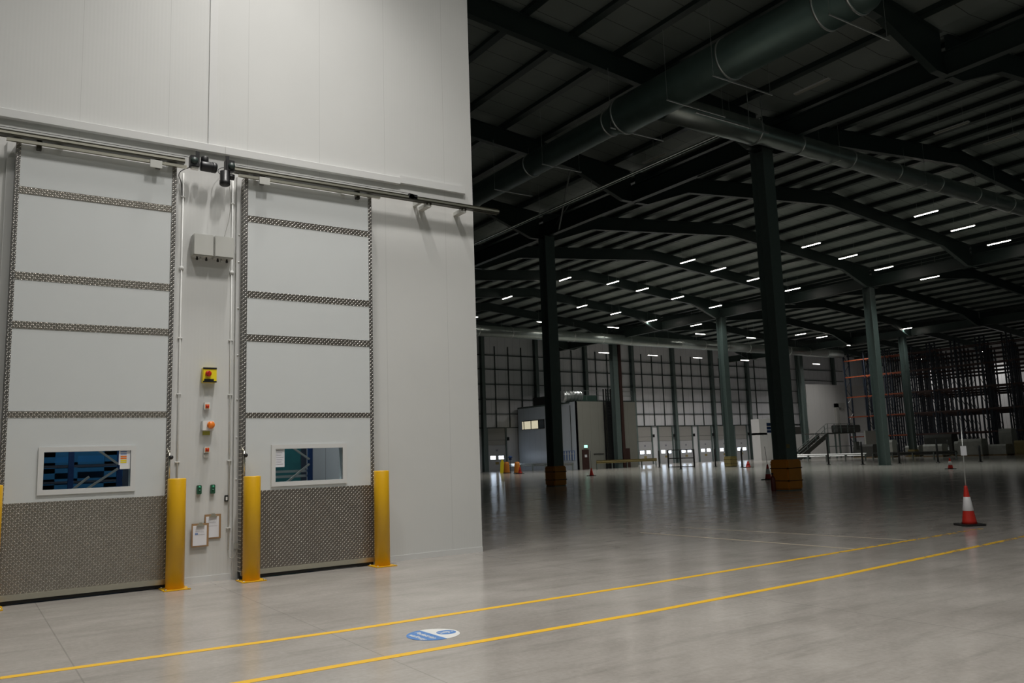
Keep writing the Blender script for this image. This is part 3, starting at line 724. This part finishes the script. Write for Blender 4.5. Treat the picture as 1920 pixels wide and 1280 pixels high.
grid = [('first', 23.6+.8, [45.2, 49.1, 53.3]), ('second', 32.15, [45.3, 49.2, 53.3]), ('third', 39.95, [42.1, 45.2, 49.1, 53.5]),
        ('fourth', 47.9, [37.3, 42.0, 45.1, 49.0, 53.5]), ('fifth', 55.8, [37.3, 45.2, 49.1, 53.5])]
def zl(x): return 14.9-.092*abs(x-40.4)
for nm, y, X_ in grid:
    for i, x in enumerate(X_):
        put(LM, (x, y, zl(x)), 'lit tube light, %s from the left in the %s row away from the camera' % (ORD[i], nm), 'lit tube lights over the middle span')
for x, y, z, lb in ((57.75, 31.4, 13.3, 'lit tube light alone to the right above the bare column'), (57.7, 54.2, 13.3, 'lit tube light just right of the third column head'),
                 (83.9, 48.8, 13.66, 'lit tube light above the distant column beside the racking'), (78.8, 58.3, 14.12, 'left lit tube light of the pair right of the big dark column'),
                 (81.7, 57.6, 13.86, 'right lit tube light of the pair right of the big dark column')):
    put(LM, (x, y, z), lb, 'lit tube lights over the far span')
for i, x in enumerate((36.2, 43.9, 52.3, 64.3, 72.3, 89.7)):
    put(LM, (x, 59.9, 13.6), 'lit tube light lying crosswise just above the far duct, %s from the left' % ORD[i], 'crosswise tube lights above the far duct', PI/2, 260. if x > 80 else 130.)
for i, x in enumerate((57.1, 64.2, 71.3, 79.5, 93.5)):
    put(LM, (x, 67.1, 12.2), 'lit tube light lying crosswise below the far duct, %s from the left' % ORD[i], 'crosswise tube lights below the far duct', PI/2, 280.)
for x, y, z, lb in ((24.2, 16.6, 14.0, 'unlit tube light under the roof above the branching duct'), (33.0, 16.4, 14.2, 'unlit tube light left of two at the upper right'),
                 (36.2, 16.0, 14.2, 'unlit tube light right of two at the upper right'), (24.4, 24.7, 14.1, 'unlit tube light beside the bright cable tray')):
    put(LO, (x, y, z), lb, 'unlit tube lights', 0)
# working lights over the camera (out of the frame) that light the doors
for i, (x, y, k) in enumerate(((-.2, 6.2, .9), (4.2, 6.2, 1.9), (8.2, 5.9, .8), (-.2, -1.2, .7), (4.1, -1.2, .7), (8.0, -1.2, .8), (3.9, 10.2, .6), (12., -1.2, .45))):
    put(LM, (x, y, 13.7 if y < 9 else 13.4), 'lit tube light over the doors, out of frame above, %s of its set' % ORD[i], 'tube lights above the camera', 0, LAMPW*k)

# ================================================================== FAR WALL
for i, x in enumerate((46.4, 53.5, 60.6, 67.9, 74.8, 81.8, 88.8, 99.7, 108)):
    mb = MB().box(-.2, .2, -.5, -.48, 0, 15, COLM).box(-.01, .01, -.48, -.02, 0, 15, COLM).box(-.2, .2, -.02, 0, 0, 15, COLM)
    tag(mb.build('wall_column', loc=(x, FY-.02, 0)), 'green steel wall column against the far wall, %s from the left' % ORD[i], 'column', 'far wall columns')
for i, z in enumerate((4.63, 6.11, 7.67, 9.32, 10.95, 12.5)):
    mb = MB().box(0, 66, -.16, 0, -.04, .04, STEEL if i else STEEL)
    tag(mb.build('wall_girt', loc=(44.5, FY, z)), 'dark horizontal girt across the far wall, %s up from the dock doors' % ORD[i], 'girt', 'far wall girts')
k_ = 0
for x0 in (46.4, 53.5, 60.6, 67.9, 74.8, 81.8, 88.8, 92.5, 96.):
    for q in (1.75, 3.5, 5.25):
        if x0 > 88 and q > 2: continue
        tag(MB().box(-.045, .045, -.11, -.012, 4.68, 13.5, STEEL).build('girt_stay', loc=(x0+q, FY, 0)), 'thin dark vertical stay between the far wall girts', 'stay', 'far wall stays')
for x0 in (46.95, 50.5, 61.1, 64.7, 68.4, 71.9, 75.4, 78.9, 82.4, 85.8):
    pass
dn = 3
def dock(x, label):
    global dn
    t = thing('door_%d' % dn, label, 'door', (x+1.12, FY-.02, 0), kind='structure'); dn += 1
    MB().box(-1.12, 1.12, -.06, 0, 0, 2.75, paint('dock_leaf_lit', (.44, .44, .45), .4)).build('door_leaf', t)  # lower leaf painted paler than the upper one, as lit
    MB().box(-1.12, 1.12, -.05, 0, 2.78, 4.58, paint('dock_upper', (.33, .32, .30), .45)).box(-1.12, 1.12, -.055, -.0, 3.3, 3.33, STEEL).build('upper_leaf', t)
    MB().box(-1.3, -1.12, -.14, 0, 0, 4.6, COLM).box(1.12, 1.3, -.14, 0, 0, 4.6, COLM).build('door_track', t)
    for dx in (-.52, .52):
        f = MB().box(dx-.36, dx+.36, -.075, -.06, 1.22, 1.66, WHP).build('window_frame', t)
        MB().box(dx-.31, dx+.31, -.08, -.076, 1.27, 1.62, DAY).build('pane', f)
    MB().box(-.13, .13, -.066, -.06, 2.12, 2.32, INK).build('number_plate', t)
    MB().box(-.22, .22, -.066, -.06, .72, .98, LOADY).build('door_notice', t)
    MB().box(1.32, 1.5, -.3, -.1, 3.25, 3.6, BLACK).build('dock_light', t)
    return t
for i, x in enumerate((46.95, 68.4, 71.9, 75.4, 78.9, 82.4, 85.75)):
    dock(x, 'grey dock door with two bright windows in the far wall, %s from the left' % ORD[i])
t = thing('door_%d' % dn, 'narrow far door edge with a bright pane beside the white wall', 'door', (44.7, FY-.02, 0), kind='structure')
MB().box(-.8, .8, -.06, 0, 0, 2.7, GREYP).build('door_leaf', t); MB().box(.2, .75, -.08, -.06, 1.27, 1.62, DAY).build('pane', t)
# exit sign + dark opening right of the docks
t = thing('exit_sign', 'lit green exit sign over the dark opening right of the dock doors', 'exit sign', (89.7, FY-.005, 3.0))
MB().box(-.5, .5, -.08, 0, 0, .5, WHP).build('housing', t); MB().box(-.46, .46, -.1, -.08, .04, .46, EXITG).build('face', t)
tag(MB().box(88.9, 91.2, FY-.3, FY-.05, 0, 2.9, DARKIN).build('door_recess'), 'dark doorway under the far exit sign', 'doorway')

# ================================================================== OFFICE BOX
KX, KY, OZ = 50.8, 64.4, 6.73
t = thing('office_building', 'two storey office box with pale blue, daylight-tinted side and lit upper windows', 'building', (KX, KY, 0))
MB().box(0, .15, 0, 10.3, 0, OZ, OFFW).build('side_wall', t)
MB().box(0, 7.9, -.0, .15, 0, OZ, OFFX).build('front_wall', t)
MB().box(0, 7.9, .0, 10.3, OZ, OZ+.06, STEEL).box(7.75, 7.9, .1, 10.3, 0, OZ, OFFW).build('roof', t)
MB().box(-.03, .0, 1, 10.3, OZ-.12, OZ+.02, COLM).build('gutter', t)
f = MB().box(-.05, -.0, 5.45, 9.55, 4.3, 4.36, BLACK).box(-.05, -.0, 5.45, 9.55, 5.2, 5.26, BLACK).box(-.05, 0, 9.1, 9.2, 4.3, 5.26, BLACK).box(-.05, 0, 7.75, 7.85, 4.3, 5.26, BLACK).box(-.05, 0, 6.4, 6.5, 4.3, 5.26, BLACK).box(-.05, 0, 5.4, 5.48, 4.3, 5.26, BLACK).build('window_frame', t)
MB().box(-.02, -.0, 7.85, 9.1, 4.36, 5.2, CREAM).build('lit_pane', f)
MB().box(-.02, -.0, 6.5, 7.75, 4.36, 5.2, CREAM).build('lit_pane', f)
MB().box(-.02, -.0, 5.48, 6.4, 4.36, 5.2, paint('dark_glass', (.10, .12, .14), .1)).build('dark_pane', f)
MB().box(-.02, -.0, 9.2, 9.5, 4.36, 5.2, CREAM).build('lit_pane', f)
def fr_door(x0, x1, nm):
    dd = MB().box(x0, x1, -.05, 0, 0, 1.95, RUST).build(nm, t); return dd
d_ = fr_door(.5, 1.35, 'entrance_door'); MB().box(.8, 1.1, -.06, -.05, 1.2, 1.45, PAPER).build('door_notice', d_)
fr_door(6.1, 6.8, 'side_door')
MB().box(2.0, 3.3, -.05, 0, 1.45, 1.52, BLACK).build('wall_rail', t)
MB().box(-.06, 0, .5, 2.6, .95, 1.9, INKB).box(-.08, -.06, .5, 2.6, 1.55, 1.6, WHP).build('notice_board', t)
for k in range(5): MB().box(-.09, -.06, .6+k*.42, .72+k*.42, .95, 1.85, WHP).build('notice_bar', t)
MB().box(-.06, -.0, .9, .95, .9, 6.4, STEEL).build('downpipe', t)
t = thing('exit_sign', 'lit green exit sign above the office box door', 'exit sign', (51.75, KY-.02, 2.12))
MB().box(-.22, .22, -.08, 0, 0, .28, WHP).build('housing', t); MB().box(-.20, .20, -.09, -.08, .02, .26, EXITG).build('face', t)
# ladder tower up the front
t = thing('pipe_tower', 'tall black caged riser up the front of the office box', 'riser', (54.6, KY-.1, 0))
MB().box(-.35, -.25, -.5, -.4, 0, 8.0, BLACK).box(.25, .35, -.5, -.4, 0, 8.0, BLACK).box(-.25, .25, -.42, -.3, 0, 6.7, BLACK).box(-.35, -.25, -.1, 0, 0, 8.0, BLACK).box(.25, .35, -.1, 0, 0, 8.0, BLACK).build('frame', t)
mb = MB()
for k in range(26): mb.box(-.3, .3, -.48, -.42, .3+k*.3, .34+k*.3, BLACK)
mb.build('rungs', t)
# plant on the office roof
t = thing('roof_unit', 'shiny curved duct unit on the near corner of the office roof', 'roof unit', (51.6, 66.2, OZ+.06))
MB().lathe([(.55, -1.2), (.6, -1.1), (.6, 1.1), (.55, 1.2)], 18, GALVB, (0, 0, .55), 'X').build('casing', t)
for k in range(5): MB().lathe([(.6, -.9+k*.45), (.64, -.88+k*.45), (.64, -.82+k*.45), (.6, -.8+k*.45)], 18, GALV, (0, 0, .55), 'X').build('rib', t)
t = thing('roof_unit', 'long green boxed unit on the office roof behind the handrail', 'roof unit', (53.6, 66.4, OZ+.06))
MB().box(-.9, 1.2, -.5, .7, 0, .72, paint('green_unit', (.05, .10, .08), .5), .03).build('casing', t)
t = thing('roof_unit', 'dark air handling unit on the far left of the office roof', 'roof unit', (51.8, 70.8, OZ+.06))
MB().box(-.6, .8, -1.5, 1.5, 0, .9, BLACK, .05).build('casing', t)
t = thing('handrail', 'thin handrail along the front of the office roof', 'handrail', (50.9, 64.6, OZ+.06))
mb = MB()
for z in (.55, 1.05): mb.bar((0, 0, z), (7.6, 0, z), .04, GALV)
for k in range(6): mb.bar((k*1.52, 0, 0), (k*1.52, 0, 1.05), .04, GALV)
mb.build('rail', t)

# ================================================================== GUARD RAILS, CONES, POSTS
def guard(a, b_, label, m=GALVB, z=.62, base=0):
    a, b_ = Vector(a), Vector(b_); ln = (b_-a).length; rz = math.atan2(b_.y-a.y, b_.x-a.x)
    t = thing('guard_rail', label, 'guard rail', (a.x, a.y, 0), rz=rz)
    MB().prism([(0, z), (.05, z+.04), (.0, z+.13), (.05, z+.2), (0, z+.3), (-.02, z+.3), (.03, z+.2), (-.02, z+.13), (.03, z+.04), (-.02, z)], 0, ln, 'YZ', m).build('rail_beam', t)
    n = max(2, int(ln/2)+1)
    for k in range(n):
        x = .1+(ln-.2)*k/(n-1); MB().box(x-.05, x+.05, .03, .13, 0, z+.2, GALV).build('post', t)
    return t
guard((49.3, 63.2), (49.3, 74.6), 'steel guard rail along the pale blue, daylight-tinted side of the office box', GALVB, .45)
guard((52.2, 63.3), (60.3, 63.3), 'dull yellow guard rail in front of the office box doors', LOADY, .55)
guard((72.3, 47.2), (72.3, 56), 'galvanised guard rail in front of the steel stair', GALVB, .42)
guard((72.3, 38.5), (72.3, 46.6), 'dark guard rail between the stair and the racking', LOADD, .42)
def cone(x, y, h, label, pole=None, s=1., sign=None, white=True, basem=BLACK, rz=0):
    t = thing('traffic_cone', label, 'traffic cone', (x, y, 0), rz=rz)
    MB().prism([(-.17*s, -.22*s), (.17*s, -.22*s), (.22*s, -.17*s), (.22*s, .17*s), (.17*s, .22*s), (-.17*s, .22*s), (-.22*s, .17*s), (-.22*s, -.17*s)], 0, .035, 'XY', basem).build('base', t)
    W = CONEW if white else CONER
    b_ = MB().lathe([(.135*s, .035), (.122*s, h*.12), (.093*s, h*.37), (.056*s, h*.72), (.030*s, h*.97), (.026*s, h), (.001, h)], 28, CONER).build('cone_body', t)
    MB().lathe([(.094*s, h*.37), (.097*s, h*.375), (.060*s, h*.715), (.057*s, h*.72)], 28, W).build('reflective_sleeve', t)
    if pole:
        p = MB().bar((0, 0, h*.9), (pole[1], 0, pole[0]), .022, GALVB if pole[2] else BLACK, n=8).build('pole', t)
        if sign:
            zz = sign; kx = pole[1]*(zz-h)/(pole[0]-h)
            MB().box(kx-.05, kx+.06, -.02, -.008, zz-.09, zz+.09, PAPER).build('pole_sign', t)
    return t
cone(15.97, 8.42, .74, 'nearest red and white traffic cone with a pole and paper sign', (1.95, .04, True), 1., 1.40, rz=-.6)
cone(46.97, 25.5, .62, 'small traffic cone with a pole and sign in front of the racking', (1.65, -.05, False), 1.1, 1.15)
cone(33.2, 27.1, .75, 'dark traffic cone with a black pole left of the big column', (1.62, -.1, False), 1.25, None)
cone(53.5, 45.6, .5, 'low red traffic cone between the third column and the stair', None, 1.6, None, False)
cone(60.6, 48.7, .5, 'red traffic cone by the stair foot behind the big column', None, 1.4, None, False)
cone(37.1, 45.6, .55, 'red traffic cone in front of the office box door', (1.75, 0, False), 1.2, None, False)
cone(44.4, 65.4, .62, 'left red traffic cone of the pair by the orange barriers', None, 1.3, None, False, rz=.3)
cone(41.1, 60.4, .62, 'right red traffic cone of the pair by the orange barriers', None, 1.4, None, False)
# orange barrier barrels and a yellow caution board near the office box
for x, y, lb in ((42.1, 62.3, 'orange barrier drum behind the right cone of the pair'), (42.6, 64.8, 'orange barrier drum behind the left cone of the pair')):
    t = thing('barrier_drum', lb, 'barrier', (x, y, 0))
    MB().lathe([(.30, .02), (.31, .06), (.27, .4), (.25, .75), (.22, .98), (.12, 1.04), (.001, 1.05)], 22, paint('barrier_orange', (.62, .20, .02), .5)).build('drum', t)
    MB().lathe([(.34, 0), (.34, .06), (.001, .06)], 22, RUBBER).build('base', t)
t = thing('caution_board', 'yellow standing caution board left of the orange barriers', 'sign', (43.3, 66.6, 0), rz=-.4)
MB().prism([(-.25, 0), (.25, 0), (.18, 1.0), (.05, 1.25), (-.05, 1.25), (-.18, 1.0)], -.03, .0, 'XZ', SIGNY).build('board', t)
t = thing('blue_dome_lamp', 'blue domed beacon standing above the orange barriers', 'beacon', (42.5, 64.0, 0))
MB().bar((0, 0, 0), (0, 0, 1.2), .06, BLACK, n=8).build('stand', t); MB().lathe([(.14, 1.2), (.14, 1.4), (.24, 1.45), (.12, 1.56), (.001, 1.6)], 18, BLUE).build('dome', t)
def post(x, y, h, label):
    t = thing('barrier_post', label, 'post', (x, y, 0), 'slim barrier posts')
    MB().lathe([(.07, 0), (.07, h-.05), (.03, h), (.001, h)], 12, BLACK).build('pole', t)
    MB().lathe([(.16, 0), (.16, .03), (.06, .05)], 14, BLACK).build('foot', t)
for x, y, h, lb in ((56.1, 58.6, 1.62, 'slim black post left of the gate frame'), (53.7, 46.4, 1.57, 'slim black post right of the third column'),
                    (56.0, 51.4, 1.6, 'slim black post left of the third column'), (58.6, 41.7, 2.25, 'tall slim black post in front of the steel stair'),
                    (57.6, 38.0, 1.78, 'slim black post with a box, left of the bare column'), (59.4, 36.1, 1.56, 'slim black post right of the bare column'),
                    (61.0, 34.0, 1.74, 'slim black post left of the small cone at the racking'), (61.0, 30.9, 1.2, 'slim black post at the right by the ochre loads'), (49.9, 49.6, 1.6, 'slim black post behind the dark cone')):
    post(x, y, h, lb)
tag(MB().box(-.22, .22, -.1, .1, 0, .62, LOADD, .02).build('post_box', loc=(57.35, 38.2, 1.15)), 'dark box mounted on the slim post left of the bare column', 'box')
t = thing('gate_frame', 'black pedestrian gate frame standing before the dock doors', 'gate', (54.1, 55.3, 0), rz=-1.0)
mb = MB()
for x in (0, 1.1, 2.35): mb.bar((x, 0, 0), (x, 0, 1.62), .13, BLACK)
for z in (.08, .85, 1.6): mb.bar((0, 0, z), (2.35, 0, z), .08, BLACK)
mb.build('frame', t)

# ================================================================== SECOND BLOCK, MEZZANINE AND STAIR
WB = cladding('white_block_panel', (.66, .65, .64), 0, 1.2, .3, .01, rough=.5, seamdark=.8, var=.03)
t = thing('white_plant_block', 'white two storey block with a blue stacked bay behind the big column', 'building', (79.9, 66, 0))
MB().box(0, 4.4, 0, 1.2, 3.05, 3.3, WB).box(0, 1.35, 0, 1.2, 0, 4.97, WB).box(1.35, 4.4, 0, 1.2, 4.5, 4.97, WB).box(1.35, 2.7, 0, .3, 0, 3.05, WB).box(2.7, 4.4, 0, .3, 1.88, 3.05, WB).build('walls', t)
MB().box(1.35, 4.4, .5, 1, 3.3, 4.5, BLUE).box(2.7, 4.3, .3, .5, 0, 1.88, DARKIN).build('recess', t)
for z in (3.62, 4.05): MB().box(1.35, 4.0, .3, .5, z, z+.06, WHP).build('shelf', t)
tag(MB().box(0, 13, 0, 3, 0, 3.05, WB).build('white_low_block', loc=(84.35, 66.0, 0)), 'low white block carrying dark plant behind the steel stair', 'building')
o = tag(MB().box(0, 15, 0, 1.2, 0, 6.3, WB).build('white_cold_room', loc=(89.4, 66.0, 3.06)), 'large plain white insulated box standing on the mezzanine', 'cold room')
tag(MB().box(0, 4.5, -.0, 1, 0, .9, LOADD, .05).build('plant_unit', loc=(84.6, 66.02, 3.055)), 'long dark plant unit on the low white block left of the white box', 'plant unit')
tag(MB().box(0, 4.5, 0, 1, 0, .9, LOADD, .08).build('plant_unit', loc=(87.9, 60.8, 3.02)), 'dark plant unit on the stair landing', 'plant unit')
t = thing('pipe_elbow', 'grey right angled pipe on the front of the big white box', 'pipe', (95.2, 65.99, 4.2))
MB().box(-.3, .3, -.3, 0, 0, 2.7, GREYP).box(-.3, 1.6, -.3, 0, 2.2, 2.8, GREYP).build('pipe', t)
t = thing('steel_stair', 'dark steel stair rising right to a landing before the white blocks', 'stairs', (78.4, 60, 0))
mb = MB()
mb.prism([(0, .1), (6, 3.0), (6, 2.4), (.9, 0), (0, 0)], -.08, 0, 'XZ', LOADD).prism([(0, .1), (6, 3.0), (6, 2.4), (.9, 0), (0, 0)], 1.0, 1.08, 'XZ', LOADD)
mb.build('stringer', t)
mb = MB()
for k in range(15): mb.box(.2+k*.39, .5+k*.39, 0, 1.0, .18+k*.19, .22+k*.19, LOADD)
mb.build('treads', t)
MB().box(6, 11.5, -.1, 3, 2.88, 3.0, LOADD).build('landing', t)
mb = MB()
for y in (-.05,):
    for zz in (.55, 1.05):
        mb.bar((.3, y, .1+zz), (6, y, 3+zz), .05, GALV); mb.bar((6, y, 3+zz), (11.4, y, 3+zz), .05, GALV)
    for k in range(4): mb.bar((.5+k*1.7, y, .3+k*.82), (.5+k*1.7, y, 1.3+k*.82), .06, COLM)
    for k in range(5): mb.bar((6.2+k*1.3, y, 3), (6.2+k*1.3, y, 4.05), .06, COLM)
mb.build('handrail', t)
for x in (6.2, 7.6, 8.4, 11.2): MB().bar((x, 0, 0), (x, 0, 2.9), .14, COLM).build('landing_leg', t)
MB().bar((6.2, 0, 1.4), (11.2, 0, 1.4), .08, COLM).build('tie_bar', t)
tag(MB().box(0, 4.6, 0, .2, 0, 3.1, GREYP).build('partition_panel', loc=(89.9, 58.6, 0)), 'pale grey partition panel under the right end of the landing', 'panel')

# ================================================================== RACKING
fm = MB()
for x in (0, 1.05): fm.box(x-.07, x+.07, -.07, .07, 0, 12.9, RACKB)
for k in range(12):
    z = .3+k*1.02; fm.bar((0, 0, z), (1.05, 0, z+1.0 if k % 2 == 0 else z), .045, RACKB) if k % 2 == 0 else fm.bar((1.05, 0, z), (0, 0, z+1.0), .045, RACKB)
fm = fm.mesh('upright_frame')
bm_ = MB().box(0, .05, .06, 2.74, -.07, .07, RACKO).mesh('beam')
bmd = MB().box(0, .05, .06, 2.74, -.07, .07, RUST).mesh('beam_shaded')  # orange beams in shade, the darkness put into their colour
LV = (2.45, 4.9, 7.35, 9.85, 11.9)
for r, x in enumerate((92.2, 93.6, 97.6, 99.0, 103.0, 104.4, 108.4, 109.8)):
    y0 = 25.8+(r*1.13) % 2.8; n = 12 if r else 13
    t = thing('pallet_rack', 'tall empty pallet rack row with blue uprights and orange beams, %s row from the front' % ORD[r], 'rack', (x, y0, 0), 'pallet rack rows')
    for k in range(n+1):
        o = bpy.data.objects.new('upright_frame', fm); C.objects.link(o); o.parent = t; o.location = (0, k*2.8, 0)
    for k in range(n):
        for j, z in enumerate(LV):
            o = bpy.data.objects.new('beam', bm_ if (r < 2 and k > 9) else bmd); C.objects.link(o); o.parent = t; o.location = (-.06, k*2.8, z)
            if j < 3 and k < 12:
                o = bpy.data.objects.new('beam', bmd); C.objects.link(o); o.parent = t; o.location = (1.06, k*2.8, z)
for x, y in ((113, 28), (113, 37), (113, 46), (113, 55), (113, 64)):  # lamps added behind the racks to brighten the end wall
    put(LM, (x, y, 13.2), 'added tube light behind the pallet racks to brighten the end wall', 'added tube lights behind the racks', 0, 170. if x > 112 else 25.)
# loads on the floor in front of the racks
def load(x, y, wd, dp, h, m, label):
    t = thing('pallet_load', label, 'pallet load', (x, y, 0), 'loads in front of the racking', rz=random.uniform(-.1, .1))
    p = MB()
    for k in range(5): p.box(-wd/2, wd/2, -dp/2+k*dp/4.6, -dp/2+k*dp/4.6+.1, .11, .14, PALLET)
    for k in range(3): p.box(-wd/2+k*(wd-.1)/2, -wd/2+k*(wd-.1)/2+.1, -dp/2, dp/2, 0, .11, PALLET)
    p.build('pallet', t)
    MB().prism([(-wd/2+.03, .14), (wd/2-.03, .14), (wd/2-.05, h*.8), (wd/2-.2, h), (-wd/2+.15, h), (-wd/2+.04, h*.85)], -dp/2+.04, dp/2-.04, 'XZ', m).build('wrapped_goods', t)
G = ((84.5, 54.6, 1.2, 1.4, 1.5, LOADD, 'dark load on a pallet just right of the bare column'), (84.6, 52.3, 1.1, 1.3, 1.9, LOADG, 'tall pale wrapped load between the two right-hand columns'),
     (87.0, 51.0, 1.1, 1.6, 1.2, LOADG, 'low pale load left of the ochre-footed column'), (84.0, 46.9, 1.3, 2.2, 1.3, LOADG, 'wide pale sack load right of the ochre-footed column'),
     (85.6, 45.0, 1.2, 1.2, 1.5, LOADG, 'pale boxed load behind the slim post'), (84.2, 43.2, 1.3, 2.4, 1.7, LOADG, 'grey shrouded load behind the small cone'),
     (84.4, 40.7, 1.3, 1.8, 1.1, LOADG, 'low grey load right of the small cone'), (86.5, 40.9, 1.2, 1.3, 2.6, LOADG, 'tall pale stack behind the paper sign pole'),
     (84.2, 38.4, 1.2, 1.4, 1.4, LOADY, 'ochre load right of the paper sign pole'), (84.2, 36.5, 1.2, 1.5, 1.4, LOADY, 'second ochre load farther right of the sign pole'),
     (86.4, 34.6, 2.2, 3.4, 2.3, LOADD, 'large dark shrouded load toward the right edge'), (84.6, 31.4, 1.2, 2.2, 2.0, LOADG, 'grey load at the right edge of the photo'),
     (87.5, 57.5, 1.4, 1.8, 1.4, LOADD, 'dark load left of the bare column foot'), (88, 48.5, 1.6, 3, 2.3, LOADD, 'dark load close under the first rack row'))
for g in G: load(*g)
